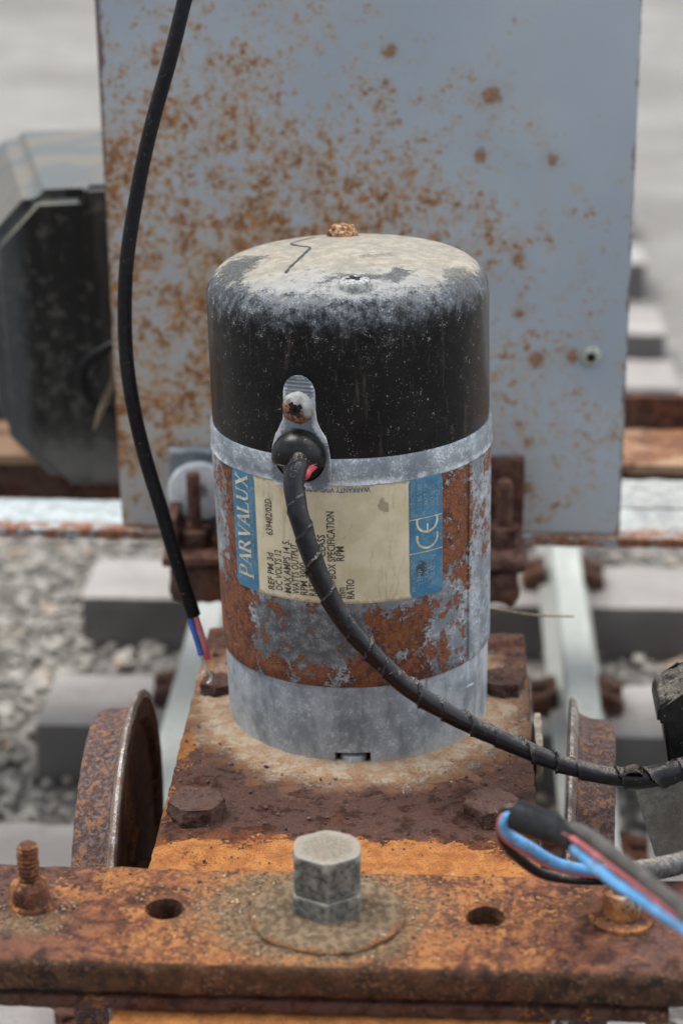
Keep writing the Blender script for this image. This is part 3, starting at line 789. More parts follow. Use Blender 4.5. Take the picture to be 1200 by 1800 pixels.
# brackets standing on the frame bar in front of the panel
t = thing('bracket', (-60, 130, -9), 'rusty stud bracket with zinc plate and white washer left of the motor', 'bracket', 'brackets in front of the panel')
bm = new(); gridbox(bm, -69.5, -42, 141.2, 144.2, -5.5, 26, 2, .6, .12, 4); box(bm, -69.5, -42, 139.6, 144.4, 25.6, 27.2, .4); finish('back_plate', bm, M['whitezinc'], t)
bm = new(); R = Matrix.Translation((-59.5, 141, 12.5)) @ Matrix.Rotation(pi/2, 4, 'X')
lathe(bm, [(3, 0), (10.5, 0), (10.7, .8), (9.8, 1.6), (3, 1.7)], 40, R, .3, 2, True)
finish('washer', bm, flat('white_nylon', (.62, .66, .68), .6, var=.15, size=4), t)
bm = new(); stud(bm, -60.3, 130, -20, 23, 2.5, 1.2, .25); finish('stud', bm, M['rust'], t)
bm = new(); gridbox(bm, -70, -42, 117, 141, -6, -2.6, 2, .8, .5, 4, 2); finish('foot_plate', bm, M['rust_dark'], t)
bm = new(); gridbox(bm, -69.5, -65.5, 122, 141, -2.5, 9, 2, .8, .5, 4, 3); finish('gusset', bm, M['rust_dark'], t)
bm = new(); gridbox(bm, -52, -48, 122, 141, -2.5, 20, 2, .8, .5, 4, 4); finish('gusset', bm, M['rust_dark'], t)
bm = new(); hexa(bm, -60.3, 130, -2.6, 3, 10, .2, .5, .8, 3); finish('nut', bm, M['rust'], t)
bm = new(); gridbox(bm, -68, -42, 119, 141, -20, -7, 2.5, 2, 1.2, 6, 5); finish('spacer_block', bm, M['rust_dark'], t)
t = thing('bracket', (43, 130, -9), 'dark rusty stud bracket right of the motor in front of the panel', 'bracket', 'brackets in front of the panel')
bm = new(); gridbox(bm, 30, 50, 139.5, 143.8, -5.5, 26, 2, .8, .4, 4, 7); finish('back_plate', bm, M['rust_dark'], t)
bm = new(); stud(bm, 43.2, 130, -18, 22, 2.8, 1.3, .4); finish('stud', bm, M['rust'], t)
bm = new(); hexa(bm, 43.5, 130, -1, 6, 10.5, .1, .9, 1, 5); finish('nut', bm, M['rust_dark'], t)
bm = new(); gridbox(bm, 32, 51, 119, 139, -7, -1.2, 2, 2, 1.4, 4, 8); finish('foot_plate', bm, M['rust_dark'], t)
bm = new(); gridbox(bm, 34, 48, 119, 139, -19, -8, 2, 2.5, 1.4, 5, 9); finish('spacer_block', bm, M['rust_dark'], t)

# ------------------------------------------------------------------ wheels
AY, AZ = -19., -46.
t = thing('wheelset', (0, AY, AZ), 'pair of rusty flanged wheels either side of the motor plate', 'wheels')
def wheel(sd, xi):
    R = Matrix.Translation((xi, AY, AZ)) @ Matrix.Rotation(radians(-3.4 if sd > 0 else 0), 4, 'Z') @ Matrix.Rotation(sd*pi/2, 4, 'Y')
    bm = new()
    lathe(bm, [(0, .8), (14, .8), (15, 2), (44, 2.2), (46, .6), (51.5, .3)], 96, R, .15, 4)
    f = finish('inner_face', bm, M['innerface'], t)
    bm = new()
    lathe(bm, [(51.4, .3), (53.0, .4), (53.6, .9), (53.5, 1.7), (52.2, 2.5), (49.6, 3.1)], 160, R, .3, 2)
    fl = finish('flange', bm, M['flange'], t)
    bm = new()
    prof = [(49.6, 3.1), (49.2, 3.5), (48.6, 4.2), (48.3, 5.0)] + [(48.3-.12*k, 5+1.2*k) for k in range(1, 7)] + [(47.0, 13.0), (44, 13.3), (41, 12.2), (0, 12)]
    lathe(bm, prof, 128, R, .3, 3)
    finish('tread', bm, M['tread'], t)
wheel(-1, -60.0); wheel(1, 57.6)
bm = new(); R = Matrix.Translation((-62, AY, AZ)) @ Matrix.Rotation(pi/2, 4, 'Y')
lathe(bm, [(0, 0), (6.5, 0), (6.5, 124), (0, 124)], 32, R); finish('axle', bm, M['rust_dark'], t)

# ------------------------------------------------------------------ motor plate and its bolts
t = thing('mounting_plate', (0, -60, -6), 'thick rusty steel plate the motor stands on, orange along its front', 'plate')
bm = new(); gridbox(bm, -47.6, 48.2, -215, 54.5, -6, 0, 1.35, .8, .42, 4.5, 1)
finish('plate', bm, M['plate'], t)
for sx in (-1, 1):
    bm = new(); gridbox(bm, sx*43-2.5, sx*43+2.5, -214, 54, -62, -6.2, 4, .8, .3, 8, 3); finish('added_side_frame', bm, M['rust_dark'], t)  # unseen side frames, added to darken the gap between plate and wheels
for (x, y, h, af, rot, wn_, lab) in ((-38.7, -65.5, 4.6, 13.0, .12, .62, 'rusty hex head at front left'), (36.5, -63, 4.6, 13.0, .3, .62, 'rusty hex head at front right, half under the wires'),
                                     (-40.5, 9, 3.4, 9.5, .5, .7, 'dirt-caked bolt at back left'), (40.2, 13, 4.5, 12, .2, 1.0, 'dirt-caked bolt at back right')):
    bm = new(); hexa(bm, x, y, -.4, h, af, rot, wn_, 1.1, x, .6); b_ = finish('bolt_head', bm, M['rust_bolt'], t); b_['label'] = lab
# caked dust around the motor foot
bm = new(); n = 180; rings = []
for k in range(10):
    q = k/9; ring = []
    for i in range(n):
        a = 2*pi*i/n; wd = 9+4*mnoise.noise(Vector((cos(a)*2, sin(a)*2, 5)))+3*mnoise.noise(Vector((cos(a)*7, sin(a)*7, 1)))
        r = 35.4+wd*q; p = Vector((r*cos(a), r*sin(a), 0))
        z = .15+1.1*(1-q)**1.6+.45*(1-q*q)*fbm(p/3, 4) - (.5 if k == 9 else 0)
        ring.append(bm.verts.new((p.x, p.y, z)))
    rings.append(ring)
for a, b in zip(rings, rings[1:]):
    for i in range(n): bm.faces.new([a[i], a[(i+1) % n], b[(i+1) % n], b[i]])
finish('caked_dust', bm, M['plate'], t)
bm = new(); gridbox(bm, 49, 51.2, -22, 2, -14, -1, 1.5, .8, .7, 4, 5); finish('edge_flake', bm, M['caked'], t)

# ------------------------------------------------------------------ front beam
t = thing('cross_beam', (-2, -136, 0), 'rusty flat steel beam lying across the front, drilled with two holes', 'beam')
bm = new(); gridbox(bm, -150, 150, -157, -115, 4.6, 13, 1.4, 1.7, .36, 4.5, 11)
beam = finish('upper_bar', bm, M['beam'], t)
def drill(ob, x, y, r, z0, z1):
    b = new(); lathe(b, [(0, z0), (r, z0), (r, z1), (0, z1)], 40, Matrix.Translation((x, y, 0)), .25, 2)
    c = finish('cutter', b, M['rust_dark'], origin=(0, 0, 0)); 
    md = ob.modifiers.new('hole', 'BOOLEAN'); md.operation = 'DIFFERENCE'; md.object = c; md.solver = 'EXACT'
    return c
cut = [drill(beam, -38.3, -134.3, 4.5, -3, 20), drill(beam, 33.8, -134.6, 4.5, 8.6, 20)]
bpy.context.view_layer.update()
dg = bpy.context.evaluated_depsgraph_get()
me = bpy.data.meshes.new_from_object(beam.evaluated_get(dg)); beam.modifiers.clear(); old = beam.data; beam.data = me
me.materials.clear(); me.materials.append(M['beam'])
for p in me.polygons: p.use_smooth = True; p.material_index = 0
me.set_sharp_from_angle(angle=radians(40)); me.name = 'upper_bar'
for c in cut: bpy.data.objects.remove(c, do_unlink=True)
bm = new(); gridbox(bm, -150, 73.5, -156.2, -117, .25, 3.6, 1.5, .8, .25, 4.5, 12); finish('lower_bar', bm, M['rust'], t)
bm = new(); lathe(bm, [(5.5, 13.1), (17.0, 13.0), (17.3, 13.4), (17.1, 13.9), (16.3, 14.3), (11, 14.5), (5.5, 14.8)], 128, Matrix.Translation((-1.5, -135.5, 0)), .45, 3)
finish('washer', bm, M['washer'], t)
bm = new(); hexa(bm, -1.7, -134.2, 14.6, 19.7, 15.0, pi/6+.03, .22, .6, 1, .5); finish('nut', bm, M['hex'], t)
bm = new(); lathe(bm, [(0, 19.6), (6.6, 19.6), (6.6, 20.4), (0, 20.4)], 32, Matrix.Translation((-1.7, -134, 0))); hexa(bm, -1.7, -134.0, 20.3, 29.4, 14.7, pi/6+.07, .3, 1.9, 2, .5); finish('hex_head', bm, M['hex'], t)
for (x, y, lab, mt) in ((-68.7, -134, 'rusty threaded stud and nut at the left end of the beam', 'rust_stud'), (64.1, -134, 'pale topped rusty nut and stud at the right of the beam, under the blue wire', 'nut')):
    bm = new(); stud(bm, x, y, 12, 28.6 if x < 0 else 27, 2.45, 1.15, .2); st = finish('stud', bm, M['rust_stud'], t); st['label'] = lab
    bm = new()
    if x < 0:
        lathe(bm, [(2, 13), (5.0, 13.0), (4.9, 14), (4.5, 14.4), (4.6, 16), (4.2, 18.2), (3.0, 19.2), (2, 19.4)], 32, Matrix.Translation((x, y, 0)), .7, 3)
    else: hexa(bm, x, y, 14.3, 20.2, 7.9, .25, .35, 1.2, 4, .5)
    finish('nut', bm, M[mt], st)
    bm = new(); rw = 7.3 if x > 0 else 5.2
    lathe(bm, [(2, 13.0), (rw, 13.0), (rw, 13.9), (rw-.7, 14.4), (2, 14.5)], 40, Matrix.Translation((x, y, 0)), .5, 3); finish('washer', bm, M['rust_stud'], st)

# grit and flakes lying on the steel
def scatter(name, mat, N, rect, z, smin, smax, parent, clear=None, seed=1, cen=None):
    r = random.Random(seed); bm = new()
    for _ in range(N):
        for _t in range(30):
            if cen: a = r.uniform(0, 2*pi); q = abs(r.gauss(cen[2], cen[3])); x, y = cen[0]+q*cos(a)*cen[4], cen[1]+q*sin(a)
            else: x, y = r.uniform(rect[0], rect[1]), r.uniform(rect[2], rect[3])
            if rect[0] < x < rect[1] and rect[2] < y < rect[3] and not (clear and clear(x, y)): break
        s_ = smin+(smax-smin)*r.random()**3
        m = Matrix.Translation((x, y, z+s_*.25)) @ Matrix.Rotation(r.uniform(0, 6), 4, 'Z') @ Matrix.Rotation(r.uniform(-.5, .5), 4, 'X') @ Matrix.Diagonal((s_*r.uniform(.7, 1.4), s_, s_*r.uniform(.4, .7), 1))
        bmesh.ops.create_icosphere(bm, subdivisions=1, radius=.5, matrix=m)
    for v in bm.verts: v.co += Vector((r.uniform(-1, 1), r.uniform(-1, 1), r.uniform(-1, 1)))*.05
    o = finish(name, bm, mat, parent, smooth=0); o['kind'] = 'stuff'; return o
holes = lambda x, y: (abs(x+38.3) < 5.5 and abs(y+134.3) < 5.5) or (abs(x-33.8) < 5 and abs(y+134.6) < 5) or sqrt((x+1.7)**2+(y+134)**2) < 8
scatter('grit', M['grit'], 900, (-80, 80, -156, -116), 13.0, .2, .9, t, holes, 1, (-3, -135, 18, 7, 1.3))
scatter('rust_flakes', M['flake'], 240, (-80, 80, -156, -116), 13.0, .25, 1.2, t, holes, 2)
scatter('grit', M['grit'], 260, (-80, -58, -147, -133), 13.0, .2, .9, t, lambda x, y: sqrt((x+68.7)**2+(y+134)**2) < 5, 3)
pl = [o for o in bpy.data.objects if o.name == 'mounting_plate'][0]
scatter('grit', M['grit'], 420, (-46, 47, -80, 50), .1, .25, 1.0, pl, lambda x, y: sqrt(x*x+y*y) < 37, 4, (0, 0, 42, 5, 1))
scatter('rust_flakes', M['flake'], 300, (-46, 47, -90, 50), .1, .25, 1.4, pl, lambda x, y: sqrt(x*x+y*y) < 40, 5)

# ------------------------------------------------------------------ motor
mot = thing('electric_motor', (0, 0, 0), 'upright cylindrical electric motor with black cap, rusty galvanised casing and worn label', 'motor')
mot.rotation_euler = (0, radians(-1.5), 0)
# cast base with a notch
bm = new(); prof = [(30, 0), (35.6, 0), (36.1, .5), (36.2, 4.2), (36.2, 12), (36.3, 22.6), (36.0, 23.4), (33, 23.4)]
def arcs(bm, prof, a0, a1, n):
    rings = [[bm.verts.new((r*sin(a0+(a1-a0)*i/n), -r*cos(a0+(a1-a0)*i/n), z)) for i in range(n+1)] for r, z in prof]
    for a, b in zip(rings, rings[1:]):
        for i in range(n): bm.faces.new([a[i], a[i+1], b[i+1], b[i]])
    return rings
na = radians(7.7)
lowp = [(30, -.4), (35.4, -.4), (36.0, .2), (36.1, 3.75)]; upp = [(36.1, 3.75), (36.2, 12), (36.3, 22.6), (36.0, 23.4), (33, 23.4)]
r1 = arcs(bm, lowp, na, 2*pi-na, 150); r2 = arcs(bm, upp, -na, na, 10); arcs(bm, upp, na, 2*pi-na, 150)
c1 = [bm.verts.new((30*sin(a), -30*cos(a), 3.75)) for a in np.linspace(-na, na, 11)]
for i in range(10): bm.faces.new([r2[0][i], r2[0][i+1], c1[i+1], c1[i]])
for a in (na, 2*pi-na):
    q = [bm.verts.new((r*sin(a), -r*cos(a), z)) for r, z in ((30, -.4), (36, -.4), (36.1, 3.75), (30, 3.75))]; bm.faces.new(q)
bmesh.ops.remove_doubles(bm, verts=bm.verts[:], dist=.01)
base = finish('base_casting', bm, M['alloy'], mot)
bm = new(); arcs(bm, [(31.5, -.4), (31.5, 3.8)], -na*1.2, na*1.2, 10); finish('notch_back', bm, M['dark'], base)
bm = new(); lathe(bm, [(0, .1), (3.4, .1), (3.6, 1.2), (3.2, 2.5), (1.5, 3.0), (0, 3.1)], 28, Matrix.Translation((0, -33.2, 0)), .15, 1); finish('bolt_head', bm, M['alloy'], base)
# lapped strip on the right of the casing and base
def wrap(r, s, z): a = s/38.3; return Vector((r*sin(a), -r*cos(a), z))
bm = new(); lathe(bm, [(36, 23.1), (38.1, 23.1), (38.35, 23.5)] + [(38.3, 23.5+k*3) for k in range(1, 19)] + [(38.3, 80.4), (36.5, 80.4)], 160, None, .05, 12)
casing = finish('casing', bm, M['casing'], mot)
bm = new(); prof = [(37.0, 79.8), (38.42, 79.75), (38.6, 80.1), (38.48, 80.5), (38.42, 82), (38.4, 86.4), (38.15, 86.9), (37.2, 87.0)]
lathe(bm, prof, 160, None, .06, 5); finish('rim_band', bm, M['rim'], mot)
bm = new()
for a0, a1, z0, z1, r in ((56, 59, 24, 80, 38.35),):
    rings = [[bm.verts.new((rr*sin(radians(a)), -rr*cos(radians(a)), z)) for rr, a in ((38.2, a0), (38.75, a0+.3), (38.75, a1), (38.2, a1+2))] for z in np.linspace(z0, z1, 24)]
    for p_, q_ in zip(rings, rings[1:]):
        for i in range(3): bm.faces.new([p_[i], p_[i+1], q_[i+1], q_[i]])
finish('lap_seam', bm, M['casing'], casing)
bm = new()
rings = [[bm.verts.new((rr*sin(radians(a)), -rr*cos(radians(a)), z)) for rr, a in ((36.2, 34-q), (36.75, 34.6-q), (36.75, 61+q), (36.2, 62+q))] for z, q in ((22.8, 1.5), (19, 1.5), (15.6, 1.2), (15.2, -1))]
for p_, q_ in zip(rings, rings[1:]):
    for i in range(3): bm.faces.new([p_[i], p_[i+1], q_[i+1], q_[i]])
finish('sealing_strip', bm, M['alloy'], base)
# black cap, crowned top
bm = new()
prof = [(36.6, 86.4), (37.0, 86.5)] + [(37.1, 86.5+k*2.4) for k in range(1, 13)]
zt = 131.6; rc = 8.6
def dome(r): return zt-2.6*(r/29)**2
e0 = dome(37.15-rc); 
for k in range(0, 11):
    a = pi/2*k/10; prof.append((37.15-rc+rc*cos(a), e0-rc*.98+rc*.98*sin(a)))
for r in (25, 21, 17, 13, 9, 5, 2, 0): prof.append((r, dome(r)))
lathe(bm, prof, 160, None, .04, 9)
cap = finish('end_cap', bm, M['cap'], mot, smooth=60)
def screw(x, y, z, r, h, mat, rot, parent, seedj=.2, R=None, name='screw'):
    R = R or Matrix.Translation((x, y, z)); bm = new()
    lathe(bm, [(r, -1), (r, .5*h), (r*.93, .75*h), (r*.68, .97*h), (r*.36, h), (r*.30, h-.9), (0, h-1.1)], 32, R, seedj, 1.3)
    s_ = finish(name, bm, mat, parent)
    bm = new()
    for q in (rot, rot+pi/2):
        b2 = new(); box(b2, -r*.55, r*.55, -r*.16, r*.16, h-1.2, h*1.02); b2.transform(R @ Matrix.Rotation(q, 4, 'Z'))
        m_ = bpy.data.meshes.new('t'); b2.to_mesh(m_); b2.free(); bm.from_mesh(m_); bpy.data.meshes.remove(m_)
    finish('screw_recess', bm, M['dark'], s_); return s_
s_ = screw(3.2, -27.2, dome(27.4)-.1, 4.1, 2.3, M['capscrew'], .5, mot); s_['label'] = 'pale oxidised screw at the front of the cap'
bm = new(); lathe(bm, [(4.4, -.8), (4.2, .6), (3.7, 1.8), (2.8, 2.9), (1.5, 3.3), (0, 3.2)], 40, Matrix.Translation((-2.2, 25, dome(25)-.2)), .8, 1.5)
s_ = finish('screw', bm, M['rustyscrew'], mot); s_['label'] = 'orange rusted screw at the back of the cap'
bm = new(); lathe(bm, [(7.5, .02), (6.2, .25), (4, .7), (3.5, .7)], 40, Matrix.Translation((3.2, -27.2, dome(27.4)-.35)), .25, 1.2); bm.free()
# wriggly scratch through the dust
bm = new(); Q = crom([(-9.5, 24, 0), (-12.5, 20, 0), (-15.5, 15, 0), (-13.5, 10, 0), (-10, 6, 0), (-10.8, 0, 0), (-12.2, -6, 0), (-14.2, -13, 0), (-14.8, -16.5, 0)], .6); prev = None
for i, p in enumerate(Q):
    tt = (Q[min(i+1, len(Q)-1)]-Q[max(i-1, 0)]).normalized(); s_ = Vector((-tt.y, tt.x, 0))*(.42+.3*fbm(p/2, 3))
    row = [bm.verts.new((q.x, q.y, dome(sqrt(q.x**2+q.y**2))+.09)) for q in (p-s_, p+s_)]
    if prev: bm.faces.new([prev[0], prev[1], row[1], row[0]])
    prev = row
finish('scratch', bm, flat('scratched_paint', (.035, .045, .05), .6, space='obj'), cap)

# tab with grommet
A0 = radians(-17.0)
def tabpt(s_, z, r): a = A0+s_/38.6; return Vector((r*sin(a), -r*cos(a), z))
pol = []
for k in range(0, 13): a = pi*k/12; pol.append((4.25*cos(a), 104.6+4.25*sin(a)))
pol += [(-4.25, 100), (-4.3, 97), (-5.2, 95.2), (-6.8, 93), (-7.6, 90), (-8.0, 87), (-8.0, 83), (-7.8, 79.2), (-4, 79.0), (0, 79.1), (4, 79.0), (7.8, 79.2), (8.0, 83), (8.0, 87), (7.8, 90), (6.9, 93), (5.2, 95.2), (4.3, 97), (4.25, 100)]
bm = new(); prism(bm, pol, 38.75, 39.75, lambda u, v, d: tabpt(u+.18*fbm((u/1.5, v/1.5, 0), 3), v+.15*fbm((u/1.5, v/1.5, 5), 3), d if v < 90 else d-.9*min(1, (v-90)/6)))
bmesh.ops.bevel(bm, geom=[e for e in bm.edges if len(e.link_faces) == 2 and any(len(f.verts) > 4 for f in e.link_faces)], offset=.25, segments=2, affect='EDGES')
tab = finish('tab', bm, M['tab'], mot)
def radial(s_, z, r):
    a = A0+s_/38.6; nrm = Vector((sin(a), -cos(a), 0)); u = Vector((cos(a), sin(a), 0))
    return Matrix(((u.x, 0, nrm.x, nrm.x*r), (u.y, 0, nrm.y, nrm.y*r), (0, 1, 0, z), (0, 0, 0, 1)))
screw(0, 0, 0, 4.0, 3.3, M['tabscrew'], .6, tab, .4, radial(.1, 100.8, 38.6))
bm = new(); R = radial(.1, 88.0, 39.0)
prof = [(3, 0), (7.0, 0), (7.15, .8), (7.0, 2.4), (6.7, 3.6), (5.9, 5.0), (4.6, 6.1), (2.6, 6.7), (0, 6.8)]
lathe(bm, prof, 48, R)
for v in bm.verts:        # the lower half is pressed back where the cable leaves
    l = R.inverted() @ v.co
    if l.y < -1.0 and l.z > 1: v.co = R @ Vector((l.x, l.y, l.z-min(3.2, (-1.0-l.y)*1.6)*min(1, l.z/4)))
gro = finish('grommet', bm, M['grommet'], tab)
bm = new(); tube(bm, [R @ Vector((-6.2, -.7, 4.9)), R @ Vector((-3, -.85, 6.55)), R @ Vector((0, -.9, 6.95)), R @ Vector((3.2, -.85, 6.5)), R @ Vector((6.2, -.3, 4.9))], .16, 8, .5); finish('mould_line', bm, M['dusty'], gro)

# label
def lab(a0, a1, z0, z1, r, mat, parent, name, rounded=0, na_=40):
    bm = new(); cols = []
    for i in range(na_+1):
        q = i/na_; s_ = a0+(a1-a0)*q
        d = min(i, na_-i)/na_*(a1-a0)/57.3*38.3
        cut_ = 0
        if rounded and d < rounded: cut_ = rounded-sqrt(max(0, rounded**2-(rounded-d)**2))
        if rounded == 0: cut_ = 0
        cols.append([Vector((r*sin(radians(s_)), -r*cos(radians(s_)), z0+cut_+(z1-z0-2*cut_)*k/8)) for k in range(9)])
    g = [[bm.verts.new(p) for p in c] for c in cols]
    for i in range(na_):
        for k in range(8): bm.faces.new([g[i][k], g[i+1][k], g[i+1][k+1], g[i][k+1]])
    return finish(name, bm, mat, parent)
LA0, LA1, LZ0, LZ1 = -51.5, 39.3, 47.3, 80.3
label = lab(LA0, LA1, LZ0, LZ1, 38.52, M['label'], mot, 'label', 1.6)
lab(LA0-.05, -38.2, LZ0+.05, LZ1-.05, 38.58, M['blue'], label, 'blue_band', 1.3, 16)
lab(24.4, LA1+.05, LZ0+.05, LZ1-.05, 38.58, M['blue'], label, 'blue_band', 1.3, 16)
ARC = 38.3*pi/180
def onlabel(bm_or_me, name, mat, f):
    o = finish(name, bm_or_me, mat, label); return o
def text_bm(body, size, shear=0., bold=0., wide=1.):
    cu = bpy.data.curves.new('txt', 'FONT'); cu.body = body; cu.size = size; cu.shear = shear; cu.offset = bold
    cu.resolution_u = 2
    ob = bpy.data.objects.new('txt', cu); COL.objects.link(ob); bpy.context.view_layer.update()
    me = bpy.data.meshes.new_from_object(ob.evaluated_get(bpy.context.evaluated_depsgraph_get()))
    bm = new(); bm.from_mesh(me); bpy.data.objects.remove(ob); bpy.data.curves.remove(cu); bpy.data.meshes.remove(me)
    for v in bm.verts: v.co.x *= wide
    return bm
RT = 38.66
def upright(body, deg, z0, z1, hgt, mat, name='lettering', bold=.012, shear=0.):
    """a line reading upwards, centred on angle deg, from z0 to z1, letters hgt tall"""
    bm = text_bm(body, 1.0, shear, bold)
    xs_ = [v.co.x for v in bm.verts]; ys_ = [v.co.y for v in bm.verts]
    x0, x1 = min(xs_), max(xs_); y1 = .72
    for v in bm.verts:
        z = z0+(v.co.x-x0)/(x1-x0)*(z1-z0); s_ = -(v.co.y/y1-.5)*hgt
        a = radians(deg)+s_/38.3; v.co = Vector((RT*sin(a), -RT*cos(a), z))
    return finish(name, bm, mat, label, smooth=0)
H = 2.1
for body, deg, z0, z1 in (('REF PM 3d', -31.9, 49.2, 59.5), ('639482/02D.', -31.65, 64.5, 75.0), ('DC VOLTS 12', -28.2, 49.5, 60.8), ('MAX AMPS 14 5.', -24.3, 49.2, 64.1),
                          ('WATTS OUTPUT', -20.8, 49.2, 63.3), ('RPM 3000', -17.4, 49.2, 58.3), ('RATING', -13.8, 49.2, 55.8), ('IN', -10.5, 49.1, 51.4), ('CLASS', -9.8, 60.3, 66.5),
                          ('BOX SPECIFICATION', -6.0, 54.4, 73.0), ('mm', -2.7, 49.0, 52.0), ('RPM', -2.65, 59.4, 63.4), ('RATIO', .9, 48.8, 54.3)):
    upright(body, deg, z0, z1, H, M['ink'])
upright('MADE IN ENGLAND', -40.5, 55.5, 73.5, 1.1, M['ink_pale'], bold=.0)
# upside-down warranty line
bm = text_bm('WARRANTY VOID IF RE', 1., 0, .012)
x0 = min(v.co.x for v in bm.verts); x1 = max(v.co.x for v in bm.verts)
for v in bm.verts:
    a = radians(9.4-(v.co.x-x0)/(x1-x0)*24.4); z = 79.55-v.co.y/.72*1.45; v.co = Vector((RT*sin(a), -RT*cos(a), z))
finish('lettering', bm, M['ink_blue'], label, smooth=0)
# maker's name: thick and thin strokes with serifs
GL = {'P': [(.15, 0, .15, 1, .2), (.15, .96, .55, .96, .08), (.15, .46, .55, .46, .08), (.55, .46, .68, .58, .12), (.68, .56, .68, .86, .19), (.68, .84, .55, .96, .12), (-.02, .02, .36, .02, .05), (-.02, .98, .2, .98, .05)],
      'A': [(.1, 0, .44, 1, .09), (.44, 1, .78, 0, .2), (.22, .33, .66, .33, .07), (-.04, .02, .24, .02, .05), (.6, .02, .94, .02, .05)],
      'R': [(.15, 0, .15, 1, .2), (.15, .96, .5, .96, .08), (.15, .5, .5, .5, .08), (.5, .5, .62, .6, .12), (.62, .58, .62, .88, .18), (.62, .86, .5, .96, .12), (.42, .5, .86, 0, .18), (-.02, .02, .34, .02, .05), (.74, .02, .98, .02, .05)],
      'V': [(.12, 1, .44, 0, .2), (.44, 0, .78, 1, .09), (-.04, .98, .28, .98, .05), (.64, .98, .92, .98, .05)],
      'L': [(.15, 0, .15, 1, .2), (.1, .04, .7, .04, .08), (.7, 0, .74, .26, .07), (-.02, .98, .34, .98, .05)],
      'U': [(.14, 1, .14, .25, .2), (.14, .3, .28, .06, .17), (.26, .05, .58, .05, .1), (.56, .06, .7, .3, .1), (.7, .25, .7, 1, .09), (-.02, .98, .32, .98, .05), (.56, .98, .86, .98, .05)],
      'X': [(.1, 1, .76, 0, .2), (.1, 0, .76, 1, .09), (-.04, .98, .28, .98, .05), (.6, .98, .9, .98, .05), (-.04, .02, .26, .02, .05), (.56, .02, .92, .02, .05)]}
bm = new(); cur = 0; word = 'PARVALUX'; adv = {'P': .86, 'A': .92, 'R': 1.0, 'V': .90, 'L': .84, 'U': .98, 'X': .95}
tot = sum(adv[c] for c in word)
for ch in word:
    hs_ = 1.22 if ch == 'P' else 1.0
    for (xa, ya, xb, yb, wd) in GL[ch]:
        d = Vector((xb-xa, yb-ya)); ln = d.length; d /= ln; nr = Vector((-d.y, d.x))*wd/2
        for q in range(4):
            e0_, e1_ = q/4, (q+1)/4
            quad = []
            for (e, sg) in ((e0_, -1), (e1_, -1), (e1_, 1), (e0_, 1)):
                px = cur+xa+d.x*ln*e+nr.x*sg; py = ya*hs_-(hs_-1)*.6+d.y*hs_*ln*e+nr.y*sg
                z = 50.6+px/tot*29.0; a = radians(-45.4)-(py-.5)*5.0/38.3
                quad.append(bm.verts.new((38.68*sin(a), -38.68*cos(a), z)))
            bm.faces.new(quad)
    cur += adv[ch]
finish('lettering', bm, M['ink_cream'], label, smooth=0)
# right-hand cells: rules, marks and small print
def strip(deg0, deg1, z0, z1, mat, nm='rule', n=8, r=38.66):
    bm = new(); a = [bm.verts.new((r*sin(radians(deg0+(deg1-deg0)*i/n)), -r*cos(radians(deg0+(deg1-deg0)*i/n)), z0)) for i in range(n+1)]
    b = [bm.verts.new((v.co.x, v.co.y, v.co.z+z1-z0)) for v in a]
    for i in range(n): bm.faces.new([a[i], a[i+1], b[i+1], b[i]])
    return finish(nm, bm, mat, label, smooth=0)
strip(24.4, LA1, 68.85, 69.15, M['ink_cream']); strip(24.4, LA1, 59.45, 59.75, M['ink_cream'])
bm = new()
def arcstroke(zc, dc, rad, wd, a0, a1, n=22):
    pr_ = None
    for i in range(n+1):
        a = a0+(a1-a0)*i/n; row = []
        for rr in (rad-wd/2, rad+wd/2):
            u, v = rr*cos(a), rr*sin(a)      # u along text (up), v towards text top (left)
            ang = radians(dc)-v/38.3; row.append(bm.verts.new((38.67*sin(ang), -38.67*cos(ang), zc+u)))
        if pr_: bm.faces.new([pr_[0], pr_[1], row[1], row[0]])
        pr_ = row
arcstroke(63.6, 32.2, 3.05, .62, radians(75), radians(285)); arcstroke(68.1, 32.2, 3.05, .62, radians(75), radians(285))
ang = radians(32.2); q = [bm.verts.new((38.67*sin(ang-v/38.3), -38.67*cos(ang-v/38.3), 65.1+u)) for u, v in ((0, -.3), (2.2, -.3), (2.2, .3), (0, .3))]; bm.faces.new(q)
finish('emblem', bm, M['ink_cream'], label, smooth=0)
for body, deg, z0, z1 in (('MANUFACTURED', 25.9, 69.8, 79.6), ('TO BS 5000', 28.8, 71.3, 78.6), ('PART 11', 31.6, 72.4, 77.4), ('ISO 9002', 34.4, 72, 77.8), ('(BS 5750)', 37.1, 71.6, 78.2),
                          ('MAX AMBIENT', 25.9, 49.0, 58.0), ('TEMP', 28.8, 50.4, 55.0), ('CLASS', 31.6, 51, 56), ('INSULATION', 34.4, 50, 58)):
    upright(body, deg, z0, z1, 1.35, M['ink_pale'], bold=.0)

# the casing is rolled a touch narrower towards its foot
def slim(o):
    prints = o.name.split('.')[0] in ('label', 'blue_band', 'lettering', 'rule', 'emblem')
    for v in o.data.vertices:
        x, y, z = v.co/S; r = sqrt(x*x+y*y); a = math.atan2(x, -y)
        k = (36.9+.7*min(1, max(0, (z-23)/57)))/38.3
        if prints: a *= 1.028
        v.co = Vector((r*k*sin(a), -r*k*cos(a), z))*S
def walk(o):
    yield o
    for c_ in o.children: yield from walk(c_)
for o in list(mot.children):
    if o.name.split('.')[0] in ('casing', 'rim_band', 'tab', 'label'):
        for q in walk(o): slim(q)

